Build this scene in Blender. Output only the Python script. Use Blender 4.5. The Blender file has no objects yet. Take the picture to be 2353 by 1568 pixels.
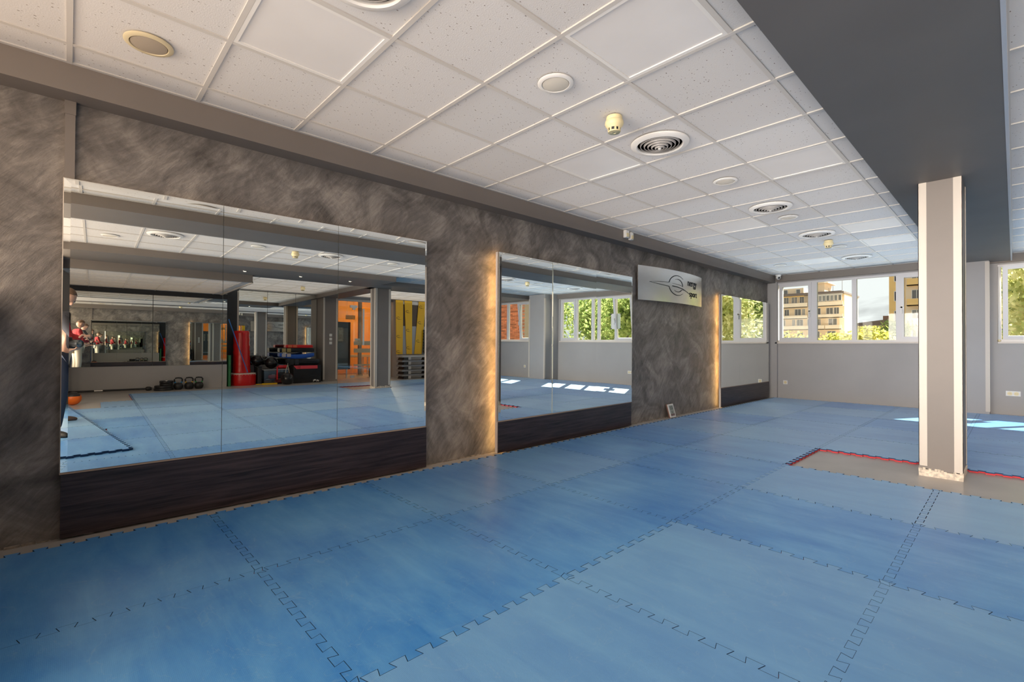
import bpy, bmesh, math, random
from mathutils import Vector, Matrix
from mathutils.geometry import tessellate_polygon
import numpy as np
random.seed(7); RNG = np.random.default_rng(7)
S = bpy.context.scene
COL = S.collection
PI = math.pi

# ---------------------------------------------------------------- camera, sky, lights, exposure
CAMZ = 1.068
def make_camera():
    yaw, pit, rol = math.radians(46.7778), math.radians(0.554), math.radians(0.2624)
    f = Vector((math.cos(yaw)*math.cos(pit), math.sin(yaw)*math.cos(pit), math.sin(pit)))
    r = Vector((math.sin(yaw), -math.cos(yaw), 0)); u = r.cross(f)
    R = r*math.cos(rol) + u*math.sin(rol); U = -r*math.sin(rol) + u*math.cos(rol)
    cam = bpy.data.cameras.new('camera'); o = bpy.data.objects.new('camera', cam); COL.objects.link(o)
    cam.sensor_fit = 'HORIZONTAL'; cam.sensor_width = 36.0; cam.lens = 36.0*1085.04/2353
    cam.clip_start = 0.02; cam.clip_end = 600
    M = Matrix((R, U, -f)).transposed().to_4x4(); M.translation = Vector((0, 0, CAMZ)); o.matrix_world = M
    S.camera = o
make_camera()
S.view_settings.view_transform = 'Standard'; S.view_settings.look = 'None'
S.view_settings.gamma = 1.0; S.view_settings.use_curve_mapping = False
S.view_settings.exposure = 0.30
S.cycles.max_bounces = 14; S.cycles.diffuse_bounces = 5; S.cycles.glossy_bounces = 10
S.cycles.transparent_max_bounces = 16; S.cycles.transmission_bounces = 8
S.cycles.sample_clamp_indirect = 6.0; S.cycles.caustics_reflective = False; S.cycles.caustics_refractive = False
S.cycles.use_denoising = True

def make_world():
    w = bpy.data.worlds.new('sky'); S.world = w; w.use_nodes = True
    nt = w.node_tree; N = nt.nodes; L = nt.links
    bg = N['Background']; tc = N.new('ShaderNodeTexCoord')
    mp = N.new('ShaderNodeMapping'); mp.inputs['Scale'].default_value = (1.0, 1.0, 2.6)
    n1 = N.new('ShaderNodeTexNoise'); n1.inputs['Scale'].default_value = 3.4; n1.inputs['Detail'].default_value = 9; n1.inputs['Roughness'].default_value = .58
    n1.inputs['Distortion'].default_value = .5
    cr = N.new('ShaderNodeValToRGB'); e = cr.color_ramp.elements
    e[0].position = .40; e[0].color = (.50, .50, .51, 1); e[1].position = .62; e[1].color = (.98, .98, .99, 1)
    m = cr.color_ramp.elements.new(.50); m.color = (.60, .60, .61, 1)
    L.new(tc.outputs['Generated'], mp.inputs['Vector']); L.new(mp.outputs['Vector'], n1.inputs['Vector'])
    L.new(n1.outputs['Fac'], cr.inputs['Fac']); L.new(cr.outputs['Color'], bg.inputs['Color'])
    bg.inputs['Strength'].default_value = .88
make_world()

def light(name, kind, loc, energy, color, rot=None, **kw):
    l = bpy.data.lights.new(name, kind); o = bpy.data.objects.new(name, l); COL.objects.link(o)
    o.location = loc; l.energy = energy; l.color = color
    if rot is not None: o.rotation_euler = rot
    for k, v in kw.items(): setattr(l, k, v)
    return o
def aim(o, d): o.rotation_euler = Vector(d).to_track_quat('-Z', 'Y').to_euler()
SUN = light('sun', 'SUN', (30, -18, 30), 15, (1.0, .93, .82), angle=.009); aim(SUN, (-1, .58, -1.05))
# added warm side fill at the room's near left; no opening is built there
LEFT = light('warm_side_fill', 'AREA', (-1.15, .1, 1.30), 130, (1.0, .80, .62), shape='RECTANGLE', size=6.4, size_y=2.2); aim(LEFT, (1, 0, 0))
FAR = light('long_side_fill', 'AREA', (-1.14, .1, 1.45), 82, (1.0, .93, .86), shape='RECTANGLE', size=6.4, size_y=1.8, spread=math.radians(50)); aim(FAR, (1, 0, -.04))  # added narrow-spread fill that brightens the far wall
# added fill from unseen area lights, thrown up at the suspended ceilings bay by bay and bounced down from them
def bay_light(x0, x1, y0, y1, z, lum, color):
    return light('bay_fill', 'AREA', ((x0+x1)/2, (y0+y1)/2, z), lum*PI*(x1-x0)*(y1-y0), color, (PI, 0, 0), shape='RECTANGLE', size=x1-x0, size_y=y1-y0)
WARM, NEUT, COOL = (1.0, .73, .51), (1.0, .88, .77), (.80, .91, 1.0)
LUM = .31
def mix(a, b, t): return tuple(p+(q-p)*t for p, q in zip(a, b))
for y0, y1 in ((.85, 3.32), (-2.2, -.07)):
    for k in range(8):
        xa = -1.1+11.7*k/8; t = k/7
        bay_light(xa, xa+11.7/8, y0, y1, 2.455, LUM*(.80+.85*t**1.3), mix(WARM, NEUT, t*2) if t < .5 else mix(NEUT, COOL, t*2-1))
bay_light(2.6, 4.9, -7.2, -3.75, 2.455, LUM*1.5, NEUT); bay_light(5.75, 10.6, -6.9, -4.1, 2.455, LUM*1.8, NEUT); bay_light(-1.1, 2.3, -6.4, -3.6, 2.2, LUM*.8, WARM)
# added warm fill in the lobby, without a fixture
LOB = light('lobby_fill', 'POINT', (7.9, -8.6, 2.3), 75, (1.0, .80, .55), shadow_soft_size=.06)

# ---------------------------------------------------------------- helpers
class MB:
    def __init__(s): s.v = []; s.f = []; s.m = []
    def add(s, vs, fs, mi=0):
        b = len(s.v); s.v += [tuple(map(float, p)) for p in vs]
        s.f += [tuple(i+b for i in f) for f in fs]; s.m += [mi]*len(fs); return s
    def box(s, x0, y0, z0, x1, y1, z1, mi=0):
        return s.hexa([(x0,y0,z0),(x1,y0,z0),(x1,y1,z0),(x0,y1,z0),(x0,y0,z1),(x1,y0,z1),(x1,y1,z1),(x0,y1,z1)], mi)
    def hexa(s, p, mi=0):
        return s.add(p, [(0,3,2,1),(4,5,6,7),(0,1,5,4),(1,2,6,5),(2,3,7,6),(3,0,4,7)], mi)
    def bbox(s, x0, y0, z0, x1, y1, z1, b=.01, mi=0):          # box with chamfered edges
        X=(x0,x0+b,x1-b,x1); Y=(y0,y0+b,y1-b,y1); Z=(z0,z0+b,z1-b,z1)
        bm = bmesh.new(); r = bmesh.ops.create_cube(bm, size=1)
        for v in bm.verts: v.co = Vector(((x0+x1)/2+v.co.x*(x1-x0), (y0+y1)/2+v.co.y*(y1-y0), (z0+z1)/2+v.co.z*(z1-z0)))
        bmesh.ops.bevel(bm, geom=bm.edges[:], offset=b, segments=2, affect='EDGES', profile=.5)
        return s.bm(bm, mi)
    def bm(s, bm, mi=0, M=None):
        bm.verts.ensure_lookup_table(); bm.verts.index_update()
        vs = [(M @ v.co if M else v.co)[:] for v in bm.verts]; fs = [[v.index for v in f.verts] for f in bm.faces]
        bm.free(); return s.add(vs, fs, mi)
    def prism(s, poly, z0, z1, mi=0, mi_side=None):
        n = len(poly); ms = mi if mi_side is None else mi_side
        b = len(s.v); s.v += [(x, y, z0) for x, y in poly] + [(x, y, z1) for x, y in poly]
        s.f.append(tuple(b+n+i for i in range(n))); s.m.append(mi)
        s.f.append(tuple(b+n-1-i for i in range(n))); s.m.append(ms)
        for i in range(n):
            j = (i+1) % n; s.f.append((b+i, b+j, b+n+j, b+n+i)); s.m.append(ms)
        return s
    def lathe(s, prof, n=24, c=(0,0,0), axis='z', mi=0, cap=True):   # prof: (r, z)
        b = len(s.v)
        for r, z in prof:
            for k in range(n):
                a = 2*PI*k/n; p = (r*math.cos(a), r*math.sin(a), z)
                if axis == 'x': p = (p[2], p[0], p[1])
                if axis == 'y': p = (p[1], p[2], p[0])
                s.v.append((p[0]+c[0], p[1]+c[1], p[2]+c[2]))
        for i in range(len(prof)-1):
            for k in range(n):
                l = (k+1) % n; s.f.append((b+i*n+k, b+i*n+l, b+(i+1)*n+l, b+(i+1)*n+k)); s.m.append(mi)
        if cap:
            if prof[0][0] > 1e-6: s.f.append(tuple(b+k for k in reversed(range(n)))); s.m.append(mi)
            if prof[-1][0] > 1e-6: s.f.append(tuple(b+(len(prof)-1)*n+k for k in range(n))); s.m.append(mi)
        return s
    def tube(s, path, r, n=8, mi=0, closed=False):
        P = [Vector(p) for p in path]; b = len(s.v); m = len(P)
        rr = r if isinstance(r, (list, tuple)) else [r]*m
        for i, p in enumerate(P):
            if closed: d = P[(i+1) % m]-P[i-1]
            else: d = P[min(i+1, m-1)]-P[max(i-1, 0)]
            d.normalize(); a = Vector((0,0,1)) if abs(d.z) < .9 else Vector((1,0,0))
            u = d.cross(a).normalized(); w = d.cross(u)
            for k in range(n):
                t = 2*PI*k/n; s.v.append((p+u*(rr[i]*math.cos(t))+w*(rr[i]*math.sin(t)))[:])
        for i in range(m if closed else m-1):
            for k in range(n):
                l = (k+1) % n; i2 = (i+1) % m
                s.f.append((b+i*n+k, b+i2*n+k, b+i2*n+l, b+i*n+l)); s.m.append(mi)
        if not closed:
            s.f.append(tuple(b+k for k in range(n))); s.m.append(mi)
            s.f.append(tuple(b+(m-1)*n+k for k in reversed(range(n)))); s.m.append(mi)
        return s
    def ball(s, c, r, mi=0, u=20, v=12, sc=(1,1,1)):
        bm = bmesh.new(); bmesh.ops.create_uvsphere(bm, u_segments=u, v_segments=v, radius=r)
        return s.bm(bm, mi, Matrix.Translation(c) @ Matrix.Diagonal((*sc, 1)))
    def mesh(s, name, mats, smooth=False):
        me = bpy.data.meshes.new(name); me.from_pydata(s.v, [], s.f)
        for m in (mats if isinstance(mats, (list, tuple)) else [mats]): me.materials.append(m)
        me.polygons.foreach_set('material_index', s.m)
        me.update()
        if smooth:
            me.polygons.foreach_set('use_smooth', [True]*len(me.polygons))
            try: me.set_sharp_from_angle(angle=math.radians(38))
            except Exception: pass
        return me
    def build(s, name, mats, parent=None, smooth=False, loc=None):
        o = bpy.data.objects.new(name, s.mesh(name, mats, smooth)); COL.objects.link(o)
        if parent is not None: o.parent = parent
        if loc is not None: o.location = loc
        return o

def empty(name, loc=(0,0,0), rz=0):
    o = bpy.data.objects.new(name, None); COL.objects.link(o); o.location = loc; o.rotation_euler = (0,0,rz); o.empty_display_size = .1
    return o
def tag(o, label, cat, group=None):
    o['label'] = label; o['category'] = cat
    if group: o['group'] = group
    return o
def thing(name, label, cat, loc=(0,0,0), rz=0, group=None): return tag(empty(name, loc, rz), label, cat, group)
def struct(o): o['kind'] = 'structure'; return o
def stuff(o): o['kind'] = 'stuff'; return o
def inst(name, me, parent, loc=(0,0,0), rot=None):
    o = bpy.data.objects.new(name, me); COL.objects.link(o); o.parent = parent; o.location = loc
    if rot: o.rotation_euler = rot
    return o
def copy_tree(o, parent=None):
    c = o.copy(); COL.objects.link(c); c.parent = parent
    for ch in list(o.children): copy_tree(ch, c)
    return c
DG = bpy.context.evaluated_depsgraph_get
def text_mesh(body, size, extrude=.0, align='CENTER', shear=0.0):
    cu = bpy.data.curves.new('txt', 'FONT'); cu.body = body; cu.size = size; cu.extrude = extrude; cu.align_x = align; cu.shear = shear; cu.resolution_u = 4
    o = bpy.data.objects.new('txt', cu); COL.objects.link(o); dg = DG(); dg.update()
    me = bpy.data.meshes.new_from_object(o.evaluated_get(dg)); vs = [v.co[:] for v in me.vertices]; fs = [tuple(p.vertices) for p in me.polygons]
    bpy.data.objects.remove(o); bpy.data.curves.remove(cu); bpy.data.meshes.remove(me)
    return vs, fs

# ---------------------------------------------------------------- materials
def newmat(name):
    m = bpy.data.materials.new(name); m.use_nodes = True
    nt = m.node_tree; return m, nt.nodes, nt.links, nt.nodes['Principled BSDF']
def mat(name, col, rough=.6, metal=0., spec=.5, var=.0, vscale=6., bump=.0, bscale=60., emit=None, rnd=0., coat=0.):
    m, N, L, P = newmat(name)
    c = (*col, 1); P.inputs['Base Color'].default_value = c; P.inputs['Roughness'].default_value = rough
    P.inputs['Metallic'].default_value = metal; P.inputs['Specular IOR Level'].default_value = spec
    if coat: P.inputs['Coat Weight'].default_value = coat; P.inputs['Coat Roughness'].default_value = .15
    if emit: P.inputs['Emission Color'].default_value = (*emit[0], 1); P.inputs['Emission Strength'].default_value = emit[1]
    tc = N.new('ShaderNodeTexCoord')
    if var or rnd:
        hsv = N.new('ShaderNodeHueSaturation'); hsv.inputs['Color'].default_value = c
        if var:
            n = N.new('ShaderNodeTexNoise'); n.inputs['Scale'].default_value = vscale; n.inputs['Detail'].default_value = 5
            L.new(tc.outputs['Object'], n.inputs['Vector'])
            mr = N.new('ShaderNodeMapRange'); mr.inputs['From Min'].default_value = .3; mr.inputs['From Max'].default_value = .7
            mr.inputs['To Min'].default_value = 1-var; mr.inputs['To Max'].default_value = 1+var
            L.new(n.outputs['Fac'], mr.inputs['Value']); out = mr.outputs['Result']
        if rnd:
            oi = N.new('ShaderNodeObjectInfo'); m2 = N.new('ShaderNodeMapRange'); m2.inputs['To Min'].default_value = 1-rnd; m2.inputs['To Max'].default_value = 1+rnd
            L.new(oi.outputs['Random'], m2.inputs['Value'])
            if var:
                mu = N.new('ShaderNodeMath'); mu.operation = 'MULTIPLY'; L.new(out, mu.inputs[0]); L.new(m2.outputs['Result'], mu.inputs[1]); out = mu.outputs[0]
            else: out = m2.outputs['Result']
        L.new(out, hsv.inputs['Value']); L.new(hsv.outputs['Color'], P.inputs['Base Color'])
    if bump:
        n = N.new('ShaderNodeTexNoise'); n.inputs['Scale'].default_value = bscale; n.inputs['Detail'].default_value = 4
        L.new(tc.outputs['Object'], n.inputs['Vector'])
        b = N.new('ShaderNodeBump'); b.inputs['Strength'].default_value = bump; b.inputs['Distance'].default_value = .01
        L.new(n.outputs['Fac'], b.inputs['Height']); L.new(b.outputs['Normal'], P.inputs['Normal'])
    return m

def mat_tile():                                        # mineral-fibre ceiling tile with pin holes
    m, N, L, P = newmat('mineral_tile'); tc = N.new('ShaderNodeTexCoord'); P.inputs['Roughness'].default_value = .9; P.inputs['Specular IOR Level'].default_value = .2
    oi = N.new('ShaderNodeObjectInfo'); add = N.new('ShaderNodeVectorMath'); add.operation = 'ADD'
    sc = N.new('ShaderNodeVectorMath'); sc.operation = 'SCALE'; sc.inputs['Scale'].default_value = 9.
    cmb = N.new('ShaderNodeCombineXYZ'); L.new(oi.outputs['Random'], cmb.inputs[0]); L.new(oi.outputs['Random'], cmb.inputs[1]); L.new(cmb.outputs[0], sc.inputs[0])
    L.new(tc.outputs['Object'], add.inputs[0]); L.new(sc.outputs[0], add.inputs[1])
    wn = N.new('ShaderNodeTexNoise'); wn.inputs['Scale'].default_value = 40; L.new(add.outputs[0], wn.inputs['Vector'])
    ws = N.new('ShaderNodeVectorMath'); ws.operation = 'SCALE'; ws.inputs['Scale'].default_value = .012; L.new(wn.outputs['Color'], ws.inputs[0])
    ad2 = N.new('ShaderNodeVectorMath'); L.new(add.outputs[0], ad2.inputs[0]); L.new(ws.outputs[0], ad2.inputs[1])
    mp = N.new('ShaderNodeMapping'); mp.inputs['Scale'].default_value = (1.0, 1.9, 1.0); mp.inputs['Rotation'].default_value = (0, 0, .5); L.new(ad2.outputs[0], mp.inputs['Vector'])
    vo = N.new('ShaderNodeTexVoronoi'); vo.inputs['Scale'].default_value = 40.; L.new(mp.outputs[0], vo.inputs['Vector'])
    sep = N.new('ShaderNodeSeparateColor'); L.new(vo.outputs['Color'], sep.inputs[0])
    thr = N.new('ShaderNodeMapRange'); thr.inputs['From Min'].default_value = .25; thr.inputs['From Max'].default_value = 1.; thr.inputs['To Min'].default_value = .0; thr.inputs['To Max'].default_value = .21; L.new(sep.outputs[0], thr.inputs['Value'])
    lt = N.new('ShaderNodeMath'); lt.operation = 'LESS_THAN'; L.new(vo.outputs['Distance'], lt.inputs[0]); L.new(thr.outputs[0], lt.inputs[1])
    mx = N.new('ShaderNodeMix'); mx.data_type = 'RGBA'; mx.inputs['A'].default_value = (.70, .68, .66, 1); mx.inputs['B'].default_value = (.26, .22, .19, 1); L.new(lt.outputs[0], mx.inputs['Factor'])
    hs = N.new('ShaderNodeHueSaturation'); mr = N.new('ShaderNodeMapRange'); mr.inputs['To Min'].default_value = .94; mr.inputs['To Max'].default_value = 1.04
    L.new(oi.outputs['Random'], mr.inputs['Value']); L.new(mr.outputs[0], hs.inputs['Value']); L.new(mx.outputs['Result'], hs.inputs['Color']); L.new(hs.outputs[0], P.inputs['Base Color'])
    n2 = N.new('ShaderNodeTexNoise'); n2.inputs['Scale'].default_value = 160; L.new(tc.outputs['Object'], n2.inputs['Vector'])
    b = N.new('ShaderNodeBump'); b.inputs['Strength'].default_value = .25; b.inputs['Distance'].default_value = .004; L.new(n2.outputs['Fac'], b.inputs['Height']); L.new(b.outputs[0], P.inputs['Normal'])
    return m

def mat_stucco():                                      # brushed decorative plaster, dark pearl grey with diagonal strokes
    m, N, L, P = newmat('brushed_plaster'); tc = N.new('ShaderNodeTexCoord')
    def noise(scale, detail, rough, vec, dist=0.):
        n = N.new('ShaderNodeTexNoise'); n.inputs['Scale'].default_value = scale; n.inputs['Detail'].default_value = detail; n.inputs['Roughness'].default_value = rough; n.inputs['Distortion'].default_value = dist
        L.new(vec, n.inputs['Vector']); return n
    big = noise(.9, 3, .5, tc.outputs['Object'])
    warp = N.new('ShaderNodeVectorMath'); warp.operation = 'SCALE'; warp.inputs['Scale'].default_value = .28; L.new(big.outputs['Color'], warp.inputs[0])
    ad = N.new('ShaderNodeVectorMath'); L.new(tc.outputs['Object'], ad.inputs[0]); L.new(warp.outputs[0], ad.inputs[1])
    mp = N.new('ShaderNodeMapping'); mp.vector_type = 'TEXTURE'; mp.inputs['Rotation'].default_value = (0, math.radians(-47), 0); mp.inputs['Scale'].default_value = (1.0, 1.0, .2); L.new(ad.outputs[0], mp.inputs['Vector'])
    st = noise(7.0, 9, .66, mp.outputs[0], .5)
    mid = noise(2.6, 8, .62, ad.outputs[0], 1.2)
    fin = noise(26., 6, .7, mp.outputs[0], .1)
    a = N.new('ShaderNodeMath'); a.operation = 'MULTIPLY_ADD'; a.inputs[1].default_value = .68; L.new(mid.outputs['Fac'], a.inputs[0])
    h = N.new('ShaderNodeMath'); h.operation = 'MULTIPLY'; h.inputs[1].default_value = .32; L.new(st.outputs['Fac'], h.inputs[0]); L.new(h.outputs[0], a.inputs[2])
    cr = N.new('ShaderNodeValToRGB'); e = cr.color_ramp.elements
    e[0].position = .36; e[0].color = (.105, .092, .082, 1); e[1].position = .68; e[1].color = (.47, .415, .36, 1)
    k = e.new(.5); k.color = (.225, .20, .18, 1)
    L.new(a.outputs[0], cr.inputs['Fac']); L.new(cr.outputs['Color'], P.inputs['Base Color'])
    P.inputs['Roughness'].default_value = .48; P.inputs['Specular IOR Level'].default_value = .45; P.inputs['Metallic'].default_value = .12
    ad3 = N.new('ShaderNodeMath'); ad3.operation = 'MULTIPLY_ADD'; ad3.inputs[1].default_value = .6; L.new(fin.outputs['Fac'], ad3.inputs[0]); L.new(st.outputs['Fac'], ad3.inputs[2])
    b = N.new('ShaderNodeBump'); b.inputs['Strength'].default_value = .5; b.inputs['Distance'].default_value = .012; L.new(ad3.outputs[0], b.inputs['Height']); L.new(b.outputs[0], P.inputs['Normal'])
    return m

def mat_foam():                                        # blue puzzle-mat foam: fine ribbed grain, pale scuffs, each mat a little different
    m, N, L, P = newmat('blue_foam'); tc = N.new('ShaderNodeTexCoord'); oi = N.new('ShaderNodeObjectInfo'); ge = N.new('ShaderNodeNewGeometry')
    def noise(scale, detail, rough, vec, dist=0.):
        n = N.new('ShaderNodeTexNoise'); n.inputs['Scale'].default_value = scale; n.inputs['Detail'].default_value = detail; n.inputs['Roughness'].default_value = rough; n.inputs['Distortion'].default_value = dist
        L.new(vec, n.inputs['Vector']); return n
    pos = ge.outputs['Position']
    n1 = noise(1.1, 5, .6, pos, .6)
    mp = N.new('ShaderNodeMapping'); mp.inputs['Scale'].default_value = (1, .22, 1); mp.inputs['Rotation'].default_value = (0, 0, .55); L.new(pos, mp.inputs['Vector'])
    n2 = noise(7., 7, .66, mp.outputs[0], .4)
    s = N.new('ShaderNodeMath'); s.operation = 'MULTIPLY_ADD'; s.inputs[1].default_value = .5; L.new(n1.outputs['Fac'], s.inputs[0])
    s2 = N.new('ShaderNodeMath'); s2.operation = 'MULTIPLY'; s2.inputs[1].default_value = .5; L.new(n2.outputs['Fac'], s2.inputs[0]); L.new(s2.outputs[0], s.inputs[2])
    cr = N.new('ShaderNodeValToRGB'); e = cr.color_ramp.elements
    e[0].position = .36; e[0].color = (.012, .195, .60, 1); e[1].position = .68; e[1].color = (.14, .42, .77, 1)
    L.new(s.outputs[0], cr.inputs['Fac'])
    mr = N.new('ShaderNodeMapRange'); mr.inputs['From Min'].default_value = .25; mr.inputs['From Max'].default_value = 1.; mr.inputs['To Min'].default_value = 0.; mr.inputs['To Max'].default_value = .55; L.new(oi.outputs['Random'], mr.inputs['Value'])
    mx = N.new('ShaderNodeMix'); mx.data_type = 'RGBA'; mx.inputs['B'].default_value = (.30, .53, .72, 1); L.new(mr.outputs[0], mx.inputs['Factor']); L.new(cr.outputs[0], mx.inputs['A'])
    # thin pale scuff lines
    wv = noise(2.3, 4, .55, pos, 2.2); ab = N.new('ShaderNodeMath'); ab.operation = 'SUBTRACT'; ab.inputs[1].default_value = .5; L.new(wv.outputs['Fac'], ab.inputs[0])
    a2 = N.new('ShaderNodeMath'); a2.operation = 'ABSOLUTE'; L.new(ab.outputs[0], a2.inputs[0])
    r2 = N.new('ShaderNodeMapRange'); r2.inputs['From Min'].default_value = 0.; r2.inputs['From Max'].default_value = .006; r2.inputs['To Min'].default_value = .16; r2.inputs['To Max'].default_value = 0.; L.new(a2.outputs[0], r2.inputs['Value'])
    m2 = N.new('ShaderNodeMix'); m2.data_type = 'RGBA'; m2.inputs['B'].default_value = (.42, .58, .70, 1); L.new(r2.outputs[0], m2.inputs['Factor']); L.new(mx.outputs['Result'], m2.inputs['A'])
    L.new(m2.outputs['Result'], P.inputs['Base Color'])
    P.inputs['Roughness'].default_value = .38; P.inputs['Specular IOR Level'].default_value = .6
    P.inputs['Sheen Weight'].default_value = .14; P.inputs['Sheen Roughness'].default_value = .35; P.inputs['Sheen Tint'].default_value = (.85, .93, 1, 1)
    vo = N.new('ShaderNodeTexVoronoi'); vo.inputs['Scale'].default_value = 210.; vo.inputs['Randomness'].default_value = .25; L.new(pos, vo.inputs['Vector'])
    b = N.new('ShaderNodeBump'); b.inputs['Strength'].default_value = .22; b.inputs['Distance'].default_value = .002; L.new(vo.outputs['Distance'], b.inputs['Height']); L.new(b.outputs[0], P.inputs['Normal'])
    return m

def mat_wood(name, c0, c1, axis_scale=(1.2, 14, 30), rough=.42):
    m, N, L, P = newmat(name); tc = N.new('ShaderNodeTexCoord')
    mp = N.new('ShaderNodeMapping'); mp.inputs['Scale'].default_value = axis_scale; L.new(tc.outputs['Object'], mp.inputs['Vector'])
    n = N.new('ShaderNodeTexNoise'); n.inputs['Scale'].default_value = 1.5; n.inputs['Detail'].default_value = 9; n.inputs['Roughness'].default_value = .68; n.inputs['Distortion'].default_value = .5; L.new(mp.outputs[0], n.inputs['Vector'])
    cr = N.new('ShaderNodeValToRGB'); e = cr.color_ramp.elements; e[0].position = .34; e[0].color = (*c0, 1); e[1].position = .7; e[1].color = (*c1, 1)
    L.new(n.outputs['Fac'], cr.inputs['Fac']); L.new(cr.outputs[0], P.inputs['Base Color']); P.inputs['Roughness'].default_value = rough
    b = N.new('ShaderNodeBump'); b.inputs['Strength'].default_value = .15; b.inputs['Distance'].default_value = .003; L.new(n.outputs['Fac'], b.inputs['Height']); L.new(b.outputs[0], P.inputs['Normal'])
    return m

def mat_glass(name, tint=(.94, .97, .95), refl=.07):
    m, N, L, P = newmat(name); N.remove(P); out = N['Material Output']
    t = N.new('ShaderNodeBsdfTransparent'); t.inputs['Color'].default_value = (*tint, 1)
    g = N.new('ShaderNodeBsdfGlossy'); g.inputs['Roughness'].default_value = .02
    lw = N.new('ShaderNodeLayerWeight'); lw.inputs['Blend'].default_value = .12
    ad = N.new('ShaderNodeMath'); ad.operation = 'MULTIPLY_ADD'; ad.inputs[1].default_value = .6; ad.inputs[2].default_value = refl; L.new(lw.outputs['Fresnel'], ad.inputs[0])
    mx = N.new('ShaderNodeMixShader'); L.new(ad.outputs[0], mx.inputs[0]); L.new(t.outputs[0], mx.inputs[1]); L.new(g.outputs[0], mx.inputs[2]); L.new(mx.outputs[0], out.inputs['Surface'])
    return m

TILE = mat_tile(); STUCCO = mat_stucco(); FOAM = mat_foam()
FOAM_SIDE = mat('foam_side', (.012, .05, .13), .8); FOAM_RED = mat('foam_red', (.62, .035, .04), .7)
PAINT = mat('anthracite_paint', (.215, .183, .160), .55, var=.05, vscale=2.)
PAINT_WALL = mat('grey_wall_paint', (.40, .38, .365), .6, var=.04, vscale=1.5)
PAINT_DARK = mat('black_paint', (.02, .02, .022), .6)
GRID = mat('white_grid_metal', (.60, .57, .53), .45)
PANEL = mat('opal_panel', (.74, .72, .70), .35, var=.03, vscale=3.)
WHITE_PL = mat('white_plastic', (.80, .78, .74), .4)
CREAM_PL = mat('cream_plastic', (.78, .66, .38), .4)
TRIM_W = mat('white_corner_trim', (.62, .55, .47), .5)
FLOORM = mat('grey_laminate', (.46, .43, .40), .32, var=.10, vscale=2.5)
PLASTER_RAW = mat('raw_plaster', (.72, .62, .50), .9, var=.3, vscale=40., bump=.8, bscale=60.)
WENGE = mat_wood('wenge_wood', (.005, .0035, .005), (.075, .050, .052), rough=.36)
MIRROR = mat('mirror_silver', (.86, .89, .86), .0, metal=1.)
BOARD = mat('white_board', (.74, .66, .58), .6)
METAL = mat('brushed_steel', (.74, .72, .69), .22, metal=1., var=.03, vscale=20.)
BLACK = mat('black_rubber', (.016, .016, .017), .45, bump=.1, bscale=90.)
BLACK_GL = mat('black_vinyl', (.012, .012, .013), .22, bump=.35, bscale=14.)
DARKCUT = mat('dark_cutout', (.02, .02, .022), .7)
PVC = mat('white_pvc', (.70, .68, .68), .35)
GLASS = mat_glass('window_glass', refl=.012)
LED = mat('warm_led', (1, .6, .2), .5, emit=((1.0, .60, .22), 20.))
RED_V = mat('red_vinyl', (.62, .012, .012), .25, bump=.35, bscale=9.)
YELLOW = mat('yellow_board', (.86, .50, .015), .3)
ORANGE = mat('orange_wall', (.90, .34, .03), .6, var=.05)

# ---------------------------------------------------------------- setting: floor with foam mats
XE, YL, YB, XW = 10.86, 3.584, -6.6, -1.25           # far window wall, mirror wall, back wall, near side wall
ZC = 2.554; ZB = 2.444                               # ceiling, beam underside
floor = struct(MB().box(XW-.2, -10.6, -.15, XE+.15, YL+.2, 0).build('floor', FLOORM))
TEETH = 10
def edge_pts(n=TEETH, depth=.017, fl=.10):            # one tooth line from (0,0) to (1,0), complementary under translation
    pts = []; p = 1./n; h = p*.5
    for i in range(n):
        x = i*p
        pts += [(x+h*(.5+fl), -depth), (x+h*(.5-fl), depth), (x+h*(1.5+fl), depth), (x+h*(1.5-fl), -depth)]
    return pts
def offset_poly(poly, d):
    n = len(poly); out = []
    for i in range(n):
        a, b, c = Vector(poly[i-1]), Vector(poly[i]), Vector(poly[(i+1) % n])
        e1, e2 = (b-a).normalized(), (c-b).normalized(); n1, n2 = Vector((-e1.y, e1.x)), Vector((-e2.y, e2.x))
        k = 1+n1.dot(n2); k = max(k, .35); o = b+(n1+n2)*(d/k); out.append((o.x, o.y))
    return out
def mat_poly(cut_y=None):
    e = edge_pts()
    bot = [(x, y) for x, y in e]; right = [(1-y, x) for x, y in e]
    top = [(x, 1+y) for x, y in reversed(e)]; left = [(-y, x) for x, y in reversed(e)]
    c, d = .008, -.008
    poly = [(c, d)]+bot+[(1+c, d)]+right+[(1+c, 1+d)]+top+[(c, 1+d)]+left
    return poly
MT = .022
def mat_mesh(poly, gap=.0012):
    P = offset_poly(poly, gap); n = len(P); mb = MB(); b = 0
    mb.v = [(x, y, MT) for x, y in P]+[(x, y, MT*.58) for x, y in P]+[(x, y, 0.001) for x, y in P]
    mb.f = [t if (Vector(P[t[1]])-Vector(P[t[0]])).cross(Vector(P[t[2]])-Vector(P[t[0]])) > 0 else t[::-1] for t in tessellate_polygon([[Vector((x, y, 0)) for x, y in P]])]
    mb.m = [0]*len(mb.f)
    for i in range(n):
        j = (i+1) % n
        mb.f.append((i, n+i, n+j, j)); mb.m.append(1)
        mb.f.append((n+i, 2*n+i, 2*n+j, n+j)); mb.m.append(2)
    return mb.mesh('foam_mat', [FOAM, FOAM_SIDE, FOAM_RED])
MAT_FULL = mat_mesh(mat_poly())
MAT_BLUE = MAT_FULL.copy(); MAT_BLUE.materials[2] = FOAM_SIDE
MX, MY = .6573, 2.3933                               # grid node (0,0); u along +X, v along -Y
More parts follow.
